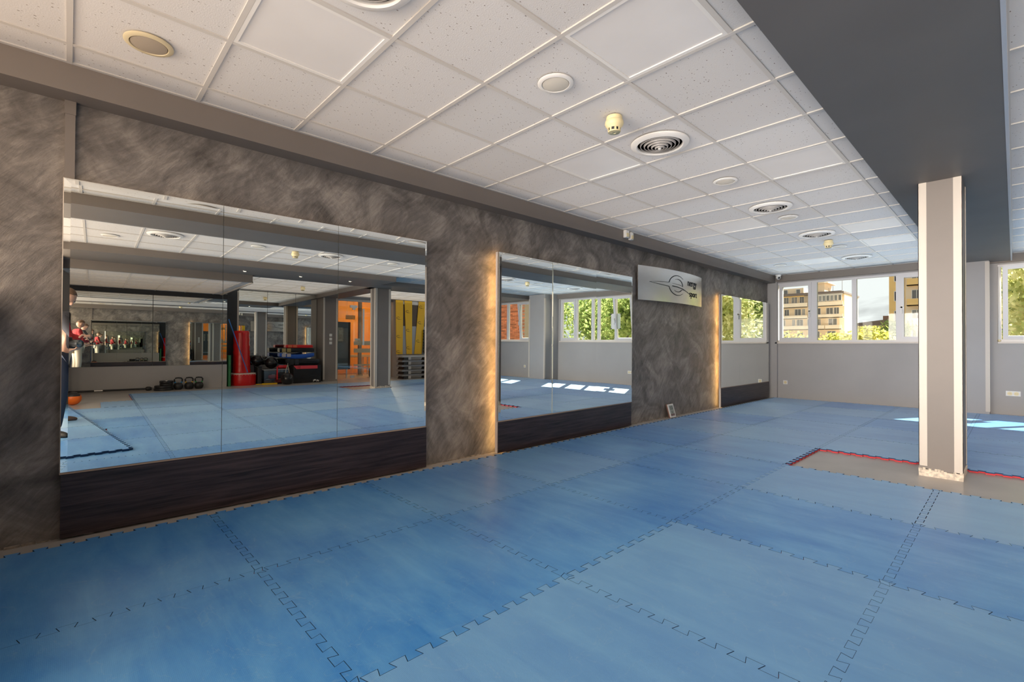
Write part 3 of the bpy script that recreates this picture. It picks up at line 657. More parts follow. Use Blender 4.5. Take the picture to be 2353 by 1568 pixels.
# ---------------------------------------------------------------- curved metal sign with logo
def sign():
    x0, x1, z0, z1 = 5.715, 7.575, 1.712, 2.192; W = x1-x0
    t = thing('metal_sign', 'curved brushed steel sign with energy sport logo on plaster wall', 'sign', (x0, 3.56, z0))
    sag = .12
    def bow(x): return -sag*(1-((x-W*.54)/(W*.54))**2)*.95-.01
    n = 36; mb = MB()
    for i in range(n+1):
        x = W*i/n; y = bow(x)
        mb.v += [(x, y, 0), (x, y, z1-z0), (x, y+.012, 0), (x, y+.012, z1-z0)]
    for i in range(n):
        a, b = 4*i, 4*i+4
        mb.f += [(a, b, b+1, a+1), (b+2, a+2, a+3, b+3), (a+1, b+1, b+3, a+3), (a+2, b+2, b, a)]
    mb.f += [(0, 1, 3, 2), (4*n+2, 4*n+3, 4*n+1, 4*n)]; mb.m = [0]*len(mb.f)
    mb.build('plate', METAL, t, True)
    for x in (.12, W-.12):
        MB().box(x-.02, bow(x)+.012, .1, x+.02, .024, .38).build('bracket', PAINT_DARK, t)
    def stroke(path, w, mb):                            # flat tapered stroke on the plate; path (x, z), widths
        P = [Vector(p) for p in path]; m = len(P); b = len(mb.v)
        for i, p in enumerate(P):
            d = (P[min(i+1, m-1)]-P[max(i-1, 0)]).normalized(); nrm = Vector((-d.y, d.x)); ww = w[i] if isinstance(w, list) else w
            for sgn in (1, -1):
                q = p+nrm*ww*sgn*.5; mb.v.append((q.x, bow(q.x)-.002, q.y))
        for i in range(m-1): mb.f.append((b+2*i+1, b+2*i+3, b+2*i+2, b+2*i)); mb.m.append(0)
    # big outlined e with a swoosh; coordinates measured on the plate (0..W, 0..H)
    cx, cz, R, r, SX = .90, .262, .146, .094, 1.62
    e = MB()
    def arc(rad, a0, a1, n=30, sx=1.62): return [(cx+sx*rad*math.cos(math.radians(a0+(a1-a0)*i/n)), cz+rad*math.sin(math.radians(a0+(a1-a0)*i/n))) for i in range(n+1)]
    tp = lambda n, a, b, c: [a+(b-a)*min(1, 2*i/n) if i < n/2 else b+(c-b)*(2*i/n-1) for i in range(n+1)]
    stroke(arc(R, 45, 168), tp(30, .003, .012, .016), e); stroke(arc(R, 192, 312), tp(30, .016, .012, .003), e)
    stroke(arc(r, -4, 118), tp(30, .018, .012, .003), e); stroke(arc(r, 232, 322), tp(30, .003, .010, .014), e)
    stroke([(cx-SX*R*.98, cz+R*.21), (.45, .284), (.24, .268)], [.006, .007, .003], e); stroke([(cx-SX*R*.98, cz-R*.20), (.45, .246), (.22, .266)], [.010, .009, .004], e)
    stroke([(cx-.145, cz+.022), (cx+.03, cz+.016), (cx+.15, cz+.002)], [.003, .005, .004], e)
    sw = [(cx-.145, cz-.016), (cx, cz-.022), (cx+.16, cz-.040), (cx+.30, cz-.072), (cx+.43, cz-.112)]
    stroke(sw, [.014, .013, .011, .010, .007], e)
    stroke([(cx+.145, cz-.058), (cx+.18, cz-.052), (cx+.24, cz-.058)], [.009, .005, .003], e)
    e.build('logo', DARKCUT, t)
    for body, x, z, sz in (('nergy', 1.22, .290, .150), ('sport', 1.285, .128, .135)):
        vs, fs = text_mesh(body, sz, .001, 'LEFT'); MB().add([(x+v[0]*1.08, bow(x+v[0]*1.08)-.003-v[2], z+v[1]) for v in vs], fs).build('lettering', DARKCUT, t)
sign()

# ---------------------------------------------------------------- training gear in the recess at the back (seen in the large mirror)
t = thing('foam_drum', 'low red vinyl foam drum with pale rim under the tall bag', 'drum', (3.03, -6.95, 0))
MB().lathe([(.30, 0), (.31, .02), (.312, .15), (.308, .29)], 36).build('wall', RED_V, t, True)
MB().lathe([(.308, .29), (.306, .312), (.285, .318), (0, .316)], 36, cap=False).build('top', mat('ivory_vinyl', (.72, .64, .55), .35), t, True)
mb = MB()
for k in range(28):
    a = 2*PI*k/28; mb.ball((.311*math.cos(a), .311*math.sin(a), .272), .006, u=6, v=4)
stuff(mb.build('eyelets', WHITE_PL, t))
t = thing('punching_bag', 'tall red vinyl punching bag standing on the low red drum', 'punching bag', (3.0, -6.95, .3225)); t.rotation_euler = (0, math.radians(-.4), 0)
bag = MB(); prof = []
for i in range(19):
    z = 1.08*i/18; prof.append((.205-.022*z/1.08+.006*math.sin(i*2.3), z))
prof += [(.165, 1.10), (.12, 1.085), (0, 1.08)]
bag.lathe(prof, 36).build('body', RED_V, t, True)
MB().box(-.03, .1925, .02, -.022, .205, 1.06).build('seam', mat('red_seam', (.40, .01, .01), .5), t)
t = thing('blue_stick', 'thin blue stick leaning across the red punching bag', 'stick', (0, 0, 0))
MB().tube([(3.09, -6.70, .335), (2.625, -6.57, 1.70)], .011).build('shaft', mat('blue_stick_paint', (.02, .17, .55), .35), t)
GREEN = mat('green_foam', (.012, .16, .05), .5)
for k, (x, y, lx) in enumerate(((2.645, -6.80, -.01), (2.66, -6.72, .0), (2.665, -6.64, .01))):
    t = thing('foam_roll', ['green foam roll on the left beside the red drum', 'green foam roll in the middle, left of the red drum', 'green foam roll touching the red drum'][k], 'foam roll', (x, y, 0)); t.rotation_euler = (math.radians(3), lx, 0)
    MB().lathe([(.034, 0), (.034, .79), (.012, .79), (.012, .70)], 18, cap=False).build('tube', GREEN, t, True)
t = thing('black_box', 'plain black storage box between the red drum and the clear crate', 'box', (3.40, -7.0, 0))
MB().bbox(-.05, -.2, 0, .05, .2, .46, .01).build('body', BLACK, t); MB().bbox(-.055, -.205, .44, .055, .205, .475, .008).build('lid', BLACK_GL, t)
t = thing('clear_crate', 'clear plastic crate holding red and grey pads', 'crate', (3.78, -6.92, 0))
def crate():
    m = MB(); w, d, h, k = .30, .21, .40, .006
    m.box(-w, -d, 0, w, d, k).box(-w, -d, k, -w+k, d, h).box(w-k, -d, k, w, d, h).box(-w+k, -d, k, w-k, -d+k, h).box(-w+k, d-k, k, w-k, d, h)
    m.build('shell', mat_glass('clear_plastic', (.78, .80, .80), .08), t)
    r = MB(); r.box(-w-.012, -d-.012, h-.02, w+.012, -d, h).box(-w-.012, d, h-.02, w+.012, d+.012, h).box(-w-.012, -d, h-.02, -w, d, h).box(w, -d, h-.02, w+.012, d, h)
    r.build('rim', mat('grey_rim', (.35, .35, .36), .4), t)
crate()
PAD_R = mat('red_pad_cloth', (.45, .05, .05), .6); PAD_G = mat('grey_pad_cloth', (.22, .21, .21), .7)
for k, (x, z, rz, m, lab) in enumerate(((-.155, .012, .3, PAD_G, 'grey pad at the left inside the clear crate'), (.135, .012, -.5, PAD_R, 'red round target pad inside the clear crate'), (-.02, .135, .1, PAD_R, 'red pad lying on top inside the clear crate'))):
    t2 = thing('focus_pad', lab, 'pad', (3.78+x, -6.90, z), rz)
    MB().lathe([(.09, 0), (.125, .02), (.13, .06), (.11, .10), (0, .11)], 22).build('cushion', m, t2, True)
    MB().lathe([(.05, .108), (.04, .116), (.02, .108)], 18, cap=False).build('target_ring', WHITE_PL, t2, True)
for k, (x, y, z, r, lab) in enumerate(((3.40, -7.10, .632, .155, 'black ball behind on the black box, left of the glossy one'), (3.725, -6.98, .574, .165, 'big glossy black ball on top of the clear crate'))):
    t = thing('medicine_ball', lab, 'ball', (x, y, z))
    MB().ball((0, 0, 0), r, u=28, v=18).build('shell', BLACK_GL, t, True)
    MB().lathe([(r*1.004*math.cos(a), r*1.004*math.sin(a)) for a in (-.05, 0, .05)], 40, cap=False).build('seam', BLACK, t, True)
    MB().tube([(-.03, 0, r-.006), (-.02, 0, r+.02), (.02, 0, r+.02), (.03, 0, r-.006)], .007).build('loop', BLACK, t)
def glove(lab, loc, rz, m):
    t = thing('boxing_glove', lab, 'glove', loc, rz)
    MB().ball((0, 0, .05), .062, u=18, v=12, sc=(1.35, .95, .8)).ball((.02, .055, .05), .03, u=12, v=8, sc=(1.5, .8, .9)).build('fist', m, t, True)
    MB().lathe([(.048, -.15), (.046, -.06), (.03, -.05)], 18, (0, 0, .05), 'x').build('cuff', m, t, True)
glove('blue boxing glove on the rim of the clear crate', (3.99, -6.95, .415), 1.5, mat('blue_glove', (.02, .16, .42), .35))
glove('red boxing glove on the rim of the clear crate', (3.90, -6.74, .41), 3.1, mat('red_glove', (.55, .015, .02), .3))
t = thing('red_strap', 'red webbing strap hanging down in front of the clear crate', 'strap', (3.80, -6.685, .12))
MB().box(-.016, -.003, 0, .016, .003, .34).box(-.016, -.06, .336, .016, .003, .342).build('webbing', mat('red_webbing', (.70, .02, .03), .5), t)
t = thing('yellow_bar', 'short yellow bar lying in front of the clear crate', 'bar', (3.58, -6.60, 0))
MB().bbox(-.17, -.02, .001, .20, .02, .042, .006).build('grip', mat('yellow_foam', (.80, .48, .01), .45), t); MB().tube([(-.32, 0, .02), (-.16, 0, .02)], .012).build('hook_end', mat('yellow_metal', (.75, .45, .01), .3), t)
t = thing('slam_ball', 'black ball with cream carry straps before the black plyo box', 'ball', (3.99, -6.44, 0))
MB().lathe([(.06, 0), (.12, .02), (.158, .09), (.165, .16), (.15, .235), (.10, .29), (.04, .305), (0, .306)], 28).build('body', BLACK_GL, t, True)
for s in (-1, 1): MB().tube([(s*.05, 0, .30), (s*.03+.01, -.04, .42), (.02, -.06, .52), (.03, -.08, .56)], .007).build('strap', mat('cream_strap', (.55, .47, .35), .7) if s < 0 else bpy.data.materials['cream_strap'], t)
t = thing('plyo_box', 'black soft plyo box with a red band marked 51', 'box', (4.57, -6.86, 0))
MB().bbox(-.37, -.24, 0, .37, .24, .495, .012).build('body', BLACK_GL, t)
b = MB(); b.prism([(-.372, 0), (.27, 0), (.27, .10), (-.315, .10)][::1], 0, .006)
bb = [(x, .2415+z2, z) for x, z in ((-.372, .395), (.27, .395), (.27, .485), (-.372, .485)) for z2 in (0, .002)]
MB().hexa([(-.37, .240, .485), (.27, .240, .485), (.27, .243, .485), (-.37, .243, .485), (-.30, .240, .395), (.27, .240, .395), (.27, .243, .395), (-.30, .243, .395)]).build('red_band', mat('red_band', (.72, .06, .08), .5), t)
vs, fs = text_mesh('51', .085, .0005); MB().add([(-.20-v[0]-.03, .2440+v[2], .41+v[1]) for v in vs], [f[::-1] for f in fs]).build('number', DARKCUT, t)
lg = MB()
for i, (x, z, w, h) in enumerate(((.20, .055, .05, .035), (.255, .03, .012, .05), (.275, .045, .012, .035), (.30, .03, .02, .04), (.16, .03, .012, .05))): lg.box(x-w/2, .2405, z, x+w/2, .2425, z+h)
stuff(lg.build('logo', WHITE_PL, t))
def kick_pad(lab, cx, z, L, h, m, cuffs, bend=0., tilt=0., d=.20):
    t = thing('kick_pad', lab, 'kick pad', (cx, -6.88, z), 0, None); t.rotation_euler = (0, tilt, 0)
    n = 14; mb = MB(); rings = []
    for i in range(n+1):
        u = i/n*2-1; x = L/2*u; dz = bend*u*u; e = .82 if i in (0, n) else 1.
        hh = h*.5*e; b0 = len(mb.v)
        for (yy, zz) in ((-d*.5, .2), (-d*.5, .8), (-d*.42, 1), (d*.42, 1), (d*.5, .8), (d*.5, .2), (d*.42, 0), (-d*.42, 0)): mb.v.append((x, yy, h*.5+(zz-.5)*2*hh+dz))
        rings.append(b0)
    for a, c in zip(rings, rings[1:]):
        for k in range(8): l = (k+1) % 8; mb.f.append((a+k, c+k, c+l, a+l)); mb.m.append(0)
    mb.f += [tuple(rings[0]+k for k in range(8)), tuple(rings[-1]+k for k in reversed(range(8)))]; mb.m += [0, 0]
    mb.build('cushion', m, t, True)
    for k in range(2):
        x = -L/2+.06+.13*k
        MB().box(x, d*.5-.004, .012+bend*.75, x+.10, d*.5+.008, h-.012+bend*.75).build('strap', cuffs, t)
    return t
GOLD = mat('gold_strap', (.34, .26, .10), .35); SILV = mat('silver_strap', (.45, .42, .42), .4); BLUEP = mat('blue_pad', (.015, .09, .42), .35)
kick_pad('lowest black kick pad, lying on the plyo box', 4.52, .497, .86, .17, BLACK_GL, BLACK)
kick_pad('blue curved kick pad, second from the bottom of its stack', 4.34, .675, .92, .115, BLUEP, SILV, bend=.055)
kick_pad('black kick pad with gold straps under the red one', 4.34, .850, .92, .125, BLACK_GL, GOLD)
kick_pad('red kick pad on top of the stack', 4.40, .977, .72, .085, mat('red_pad', (.66, .02, .02), .35), mat('orange_strap', (.70, .16, .06), .4))
for k, z in enumerate((1.12, 1.235, 1.35)):
    t = thing('light_switch', ['lowest white switch on the grey post in the mirror', 'middle white switch on the grey post in the mirror', 'top white switch on the grey post in the mirror'][k], 'switch', (5.30, -6.88, z))
    MB().bbox(-.04, 0, -.04, .04, .012, .04, .004).build('plate', WHITE_PL, t); MB().bbox(-.026, .010, -.026, .026, .017, .026, .003).build('rocker', WHITE_PL, t)
# kettlebells, plates, barbell, ball along the low wall
for k, (x, c, nm) in enumerate(((1.58, (.02, .25, .55), 'blue'), (1.79, (.75, .42, .01), 'yellow'), (1.985, (.03, .35, .08), 'green'))):
    t = thing('kettlebell', 'black kettlebell with %s handle bands by the low wall' % nm, 'kettlebell', (x, -6.42, 0))
    MB().lathe([(.05, 0), (.075, .012), (.093, .055), (.096, .09), (.085, .13), (.06, .155), (0, .165)], 28).build('bell', BLACK, t, True)
    pth = [(-.052, 0, .145), (-.072, 0, .19), (-.078, 0, .235), (-.055, 0, .268), (0, 0, .275), (.055, 0, .268), (.078, 0, .235), (.072, 0, .19), (.052, 0, .145)]
    MB().tube(pth, .0165, 10).build('handle', BLACK, t, True)
    for s in (-1, 1): MB().tube([(s*.060, 0, .160), (s*.069, 0, .182)], .0185, 12).build('band', mat('%s_band' % nm, c, .4) if s < 0 else bpy.data.materials['%s_band' % nm], t)
z = 0
for k, (r, h, lab) in enumerate(((.185, .055, 'lowest wide black plate of the stack on the floor'), (.175, .055, 'second wide black plate of the stack on the floor'), (.128, .05, 'smaller black plate third from the floor'), (.132, .055, 'smaller black plate on top of the stack'))):
    t = thing('weight_plate', lab, 'weight plate', (1.30+.05*(k > 1), -6.40, z))
    MB().lathe([(.025, 0), (r-.01, 0), (r, .01), (r, h-.01), (r-.01, h), (r*.55, h-.006), (.04, h-.006), (.025, h)], 36).build('disc', BLACK, t, True)
    MB().lathe([(.038, h-.008), (.036, h+.001), (.026, h+.001)], 20, cap=False).build('hub', METAL, t, True)
    z += h+.002
t = thing('barbell', 'long black barbell lying on the floor along the low wall', 'barbell', (0, -6.52, .046))
MB().tube([(-1.0, 0, 0), (1.02, 0, 0)], .020, 12).build('shaft', BLACK, t, True)
MB().lathe([(.030, .98), (.045, 1.0), (.046, 1.05), (.030, 1.085), (0, 1.09)], 20, axis='x').build('end_cap', BLACK, t, True)
MB().lathe([(.0205, .10), (.0205, .24)], 12, axis='x', cap=False).build('grip_mark', METAL, t, True)
t = thing('gym_ball', 'orange and black ball on the bare floor at the mirror left', 'ball', (-.17, -4.12, .116))
bm = bmesh.new(); bmesh.ops.create_uvsphere(bm, u_segments=28, v_segments=18, radius=.115)
mb = MB(); mb.bm(bm); mb.m = [1 if sum(mb.v[i][2]+.25*mb.v[i][1] for i in f)/len(f) > .062 else 0 for f in mb.f]
mb.build('shell', [mat('orange_rubber', (.85, .17, .015), .4), BLACK], t, True)

# rack with gloves against the near corner of the back wall
RAILM = mat('perforated_white_rail', (.62, .60, .58), .4); PURPLE = mat('purple_cloth', (.20, .09, .34), .6)
t = thing('storage_rack', 'white perforated angle rack with purple gloves on top', 'rack', (-.62, -6.15, 0))
for x in (-.30, .30):
    for y in (-.22, .22):
        m = MB(); m.box(x-.018, y-.003, 0, x+.018, y+.003, 1.74).box(x-.003 if x > 0 else x-.018, y-.018, 0, x+.018 if x > 0 else x+.003, y+.018, 1.74); m.build('upright', RAILM, t)
        h = MB()
        for k in range(26): h.box(x-.006, y+.003, .05+k*.064, x+.006, y+.0045, .085+k*.064)
        stuff(h.build('slots', DARKCUT, t))
for z in (.12, .62, 1.12, 1.55): MB().box(-.315, -.235, z, .315, .235, z+.03).build('shelf', RAILM, t)
for k in range(9):
    x, y, z = -.19+.19*(k % 3), -.13+.26*((k//3) % 2), 1.582+.115*(k//6)
    glove(['purple boxing glove %s on the top rack shelf' % w for w in ('front left', 'front middle', 'front right', 'rear left', 'rear middle', 'rear right', 'upper left', 'upper middle', 'upper right')][k], (-.62+x, -6.15+y+(.13 if k > 5 else 0), z), PI/2, PURPLE)
t = thing('yellow_rope', 'coiled yellow rope on the lowest rack shelf', 'rope', (-.62, -6.12, .152))
MB().tube([(.09*math.cos(a), .09*math.sin(a), .01+.004*a) for a in [i*.5 for i in range(40)]], .009, 6).build('coil', mat('yellow_rope', (.62, .55, .02), .6), t, True)
t = thing('gym_bag', 'dark blue bag on the middle rack shelf', 'bag', (-.62, -6.15, .652))
MB().bbox(-.22, -.14, 0, .22, .14, .26, .05).build('body', mat('navy_cloth', (.02, .04, .12), .7), t, True); MB().tube([(-.1, .145, .16), (-.06, .17, .30), (.06, .17, .30), (.1, .145, .16)], .01).build('handle', BLACK, t)

# ---------------------------------------------------------------- glass door, lobby, yellow boards and step platforms (seen in the large mirror)
d = struct(MB().box(5.56, -7.50, 0, 5.62, -7.40, 2.50).box(7.50, -7.50, 0, 7.56, -7.40, 2.50).box(5.62, -7.50, 2.44, 7.50, -7.40, 2.50).build('door_1', WHITE_PL))
DG1 = mat_glass('door_glass', (.93, .95, .92), .05)
MB().box(5.63, -7.452, .02, 6.26, -7.446, 2.43).build('fixed_pane', DG1, d); MB().box(6.28, -7.452, .02, 7.10, -7.446, 2.25).build('door_leaf', DG1, d)
MB().box(7.12, -7.452, .02, 7.49, -7.446, 2.43).build('fixed_pane', DG1, d); MB().box(6.28, -7.452, 2.27, 7.10, -7.446, 2.43).build('top_pane', DG1, d)
MB().box(6.16, -7.47, 2.24, 6.40, -7.43, 2.32).box(6.24, -7.465, 2.18, 6.34, -7.435, 2.24).build('top_fitting', METAL, d); MB().box(6.18, -7.465, .02, 6.32, -7.435, .10).build('bottom_fitting', METAL, d)
MB().box(6.56, -7.43, 1.06, 6.62, -7.40, 2.22).build('pull_handle', METAL, d)
FROST = mat('frosted_film', (.85, .66, .46), .5)
for z, h in ((1.06, .13), (.82, .13), (.40, .05), (.31, .03)): MB().box(6.30, -7.456, z, 7.08, -7.453, z+h).build('frosted_band', FROST, d)
MB().box(6.33, -7.459, 1.20, 6.50, -7.454, 1.27).build('notice', WHITE_PL, d)
lb = MB(); lb.box(4.6, -10.6, 0, 8.9, -10.45, 2.75); lb.box(4.5, -10.6, 0, 4.6, -7.6, 2.75); lb.box(8.8, -10.6, 0, 8.9, -7.6, 2.75)
struct(lb.build('wall_lobby', ORANGE))
t = thing('blue_partition', 'dark blue partition panel behind the glass door', 'partition', (5.98, -7.85, 0))
MB().box(-.40, -.02, .28, .30, .02, 1.80).build('panel', mat('slate_blue', (.10, .14, .19), .45), t); MB().box(.30, -.03, .28, .36, .03, 1.80).build('edge', mat('dark_wood_edge', (.03, .015, .012), .5), t); MB().box(-.40, .021, .42, .28, .026, .48).build('pale_stripe', mat('pale_blue', (.30, .45, .62), .5), t)
for x in (-.3, .25): MB().box(x-.02, -.02, 0, x+.02, .02, .28).build('leg', METAL, t)
for x, w in ((-.26, .09), (-.06, .19)): MB().box(x, .021, 1.18, x+w, .025, 1.62).build('poster', mat('poster_paper_%d' % (w*100), (.42, .42, .38), .6, var=.4, vscale=14.), t)
t = thing('lobby_post', 'narrow grey green post in the orange lobby', 'post', (7.0, -8.6, 0)); MB().box(-.05, -.05, 0, .05, .05, 2.72).build('shaft', mat('post_grey', (.35, .34, .28), .5), t); MB().box(-.08, -.08, 0, .08, .08, .06).build('foot', METAL, t)
t = thing('reception_desk', 'low tan desk in the orange lobby behind the glass', 'desk', (7.0, -9.6, 0))
MB().bbox(-.75, -.25, .62, .75, .25, .70, .01).build('top', mat('tan_wood', (.50, .36, .20), .4), t)
for x in (-.65, .65):
    for y in (-.2, .2): MB().box(x-.025, y-.025, 0, x+.025, y+.025, .62).build('leg', METAL, t)
t = thing('black_bag', 'black bag on the lobby floor beside the mirrored pillar', 'bag', (7.15, -7.80, 0)); t.rotation_euler = (0, 0, .4)
MB().bbox(-.17, -.11, 0, .17, .11, .30, .05).build('body', BLACK, t, True); MB().tube([(-.08, .11, .22), (-.06, .15, .36), (.06, .15, .36), (.08, .11, .22)], .012).build('strap', BLACK, t)
t = thing('door_sign', 'small orange sign plate hanging in the lobby', 'sign', (6.62, -8.5, 2.0)); MB().box(-.16, -.01, -.07, .16, .01, .07).build('plate', mat('orange_plate', (.95, .55, .15), .5), t)
for x in (-.12, .12): MB().tube([(x, 0, .07), (x, 0, .75)], .004).build('wire', METAL, t)
# wall panels to the right of the door: yellow boards over a grey and brown wall
def logo_mark(m, cx, cz, s, y, mirror=1):
    n = 16
    for i in range(n):
        a0, a1 = -2.4+5.0*i/n, -2.4+5.0*(i+1)/n; w = .16
        q = [(cx+mirror*s*r*math.cos(a), cz+s*r*.7*math.sin(a)) for a in (a0, a1) for r in (1-w, 1+w)]
        m.add([(q[0][0], y, q[0][1]), (q[1][0], y, q[1][1]), (q[3][0], y, q[3][1]), (q[2][0], y, q[2][1])], [(0, 1, 2, 3)])
    for dz in (-.10, .18):
        m.add([(cx-mirror*2.9*s, y, cz-.9*s), (cx-mirror*.2*s, y, cz+dz*s-.05), (cx-mirror*.2*s, y, cz+dz*s+.13*s-.05)], [(0, 1, 2)])
def yellow_board(lab, xt0, xt1, xb0, xb1, marks):
    t = thing('yellow_board', lab, 'board', ((xb0+xb1)/2, -6.99, .765)); cx = (xb0+xb1)/2; H = 1.775
    MB().hexa([(xb0-cx, -.012, 0), (xb1-cx, -.012, 0), (xb1-cx, .012, 0), (xb0-cx, .012, 0), (xt0-cx, -.012, H), (xt1-cx, -.012, H), (xt1-cx, .012, H), (xt0-cx, .012, H)]).build('board', YELLOW, t)
    for u in marks:
        z = H*u; xm = (xb0+xb1)/2*(1-u)+(xt0+xt1)/2*u-cx; m = MB(); logo_mark(m, xm-.05, z, .05, .0135, -1); m.build('logo', DARKCUT, t)
yellow_board('slanted yellow board nearest the glass door', 7.50, 7.77, 7.53, 7.76, (.05, .33, .67))
yellow_board('slanted yellow board in the middle of three', 7.82, 8.10, 7.91, 8.11, (.12, .45, .80))
yellow_board('slanted yellow board farthest from the glass door', 8.36, 8.62, 8.20, 8.48, (.25, .60, .9))
t = thing('wall_panelling', 'grey and brown panelling between the yellow boards', 'panel', (8.2, -7.04, 0))
MB().box(-.55, -.01, .76, .8, .02, 1.70).build('grey_panel', mat('pale_grey_panel', (.42, .45, .50), .5), t); MB().box(-.55, -.01, 1.70, .8, .02, 2.42).build('brown_panel', mat('brown_panel', (.10, .075, .06), .5), t); MB().box(-.55, -.01, 2.42, .8, .025, 2.52).build('white_strip', WHITE_PL, t)
t = thing('black_tassels', 'dark fringed hanging beside the last yellow board', 'hanging', (8.58, -6.93, .78)); m = MB()
for k in range(16): m.box(-.06-.02*(k % 2), -.01+.004*(k % 3), .05*k, .06, .015+.004*(k % 3), .05*k+.06)
stuff(m.build('fringe', BLACK, t)); MB().tube([(0, 0, .8), (0, 0, .95)], .006).build('cord', BLACK, t)
STEP_T = mat('grey_step_top', (.24, .23, .23), .5); STEP_E = mat('pale_step_end', (.50, .46, .42), .5)
for k in range(5):
    z = .148*k
    t = thing('step_platform', ['lowest grey step platform of the stack below the yellow boards', 'second grey step platform from the floor in the stack', 'middle grey step platform of the stack', 'second grey step platform from the top of the stack', 'topmost pale grey step platform of the stack'][k], 'step', (7.86, -6.42, z))
    MB().bbox(-.52, -.20, .085, .60, .20, .145, .012).build('deck', STEP_T if k < 4 else STEP_E, t)
    for s, x in ((-1, -.34), (1, .52)):
        MB().hexa([(x-.14, -.19, 0), (x+.14, -.19, 0), (x+.14, .19, 0), (x-.14, .19, 0), (x-.10, -.18, .085), (x+.10, -.18, .085), (x+.10, .18, .085), (x-.10, .18, .085)]).build('riser', BLACK, t)
        MB().box(x+.03, .192, .01, x+.12, .205, .10).build('pale_end', STEP_E, t)
    MB().box(-.53, .19, .095, .61, .203, .135).build('edge_band', STEP_E if k == 4 else STEP_T, t)

# ---------------------------------------------------------------- outside: ground, added sun blocker, apartment blocks, brick wall, trees
struct(MB().box(11.2, -160, -9.2, 260, 160, -9.0).build('street_ground', mat('street', (.30, .29, .27), .9, var=.15, vscale=.2)))
struct(MB().box(11.03, .32, -9, 14.8, .74, 9.0).build('sun_blocker', mat('outer_render', (.62, .56, .48), .8, var=.05)))  # added block outside that keeps direct sun off the main bay's window
struct(MB().box(11.03, -7.6, -9, 11.2, YL+.2, 1.12).build('wall_outer', mat('outer_render_low', (.62, .56, .48), .8)))
WALL_B = mat('beige_render', (.86, .70, .50), .85, var=.06, vscale=.6); BALC = mat('pale_balcony', (.92, .78, .60), .85, var=.05, vscale=.8); WINF = mat('window_frame_white', (.82, .80, .76), .5)
WING = mat('far_window_glass', (.20, .20, .19), .15, spec=.7, rnd=.5); ROOFM = mat('dark_roof_edge', (.20, .16, .14), .8); YEL_B = mat('ochre_balcony', (.86, .55, .20), .85, var=.05, vscale=.8)
def far_window(b, X, y, z, w, h, n=2):
    f = MB(); t_ = .07
    f.box(X-.08, y, z, X+.06, y+w, z+t_).box(X-.08, y, z+h-t_, X+.06, y+w, z+h)
    for i in range(n+1): yy = y+(w-t_)*i/n; f.box(X-.08, yy, z+t_, X+.06, yy+t_, z+h-t_)
    o = f.build('window', WINF, b); MB().box(X-.02, y+t_*.5, z+t_*.5, X+.02, y+w-t_*.5, z+h-t_*.5).build('pane', WING, o)
def apartment():
    b = thing('apartment_building', 'pale beige apartment block with long balconies, left in the window', 'building', (120, 36, -9))
    X = 0; o = lambda y: y-36; q = lambda z: z+9
    MB().box(.0, o(24.7), 0, 13, o(54), q(12.55)).build('wall', WALL_B, b)
    MB().box(-1.5, o(24.5), q(12.5), 13.2, o(54), q(12.85)).box(-1.2, o(24.9), q(12.85), 13, o(54), q(13.05)).build('roof', ROOFM, b)
    MB().box(-1.25, o(31.9), q(12.25), -1.0, o(54), q(12.45)).build('yellow_eave', YEL_B, b)
    MB().box(2, o(28.8), q(13.05), 8, o(30.6), q(16.2)).box(1.4, o(28.0), q(15.2), 8.3, o(31), q(15.35)).build('roof_house', WALL_B, b)
    MB().box(2.5, o(33), q(13.05), 9, o(42), q(14.6)).build('attic', WALL_B, b)
    for y in (33.6, 36.2, 38.6): far_window(b, 2.4, o(y), q(13.35), .9, 1.0, 1)
    for y, h in ((25.7, 3.2), (28.2, 1.2), (27.4, 1.6)): MB().tube([(3, o(y), q(13)), (3, o(y), q(13+h))], .04, 5).build('antenna', ROOFM, b)
    for k, (z0, z1) in enumerate(((9.84, 10.85), (7.32, 8.1), (4.83, 5.75), (2.0, 3.0))):
        for ya, yb in ((25.0, 27.95), (28.1, 30.6), (31.1, 54)) if k == 2 else ((24.75, 30.7), (31.3, 54)):
            MB().box(-1.2, o(ya), q(z0), -1.05, o(yb), q(z1)).box(-1.2, o(ya), q(z0), 0, o(yb), q(z0)+.15).build('balcony', BALC, b)
    for i in range(8): far_window(b, -1.1, o(24.95+i*.72), q(10.95), .62, 1.25, 1)
    MB().box(-1.05, o(24.8), q(12.2), -1.0, o(30.8), q(12.5)).build('white_lintel', WINF, b)
    for z, spans in ((10.9, ((32.2, .9), (33.6, .5), (34.2, .5), (35.3, 1.0), (38, 1.5), (41, 1.0))), (8.15, ((25.6, 1.0), (26.7, 1.3), (29.0, 2.0), (32.0, .6), (32.8, 1.3), (35.2, 1.0), (38, 1.6))), (5.8, ((26.0, 1.6), (29.0, .6), (30.0, 1.6), (32.4, 1.3), (34.0, .6), (36.0, .7), (39, 1.5))), (3.1, ((26.2, 1.6), (29.2, 1.0), (32.4, 1.2), (35.4, 1.3)))):
        for y, w in spans: far_window(b, 0, o(y), q(z), w, 1.45, 2)
apartment()
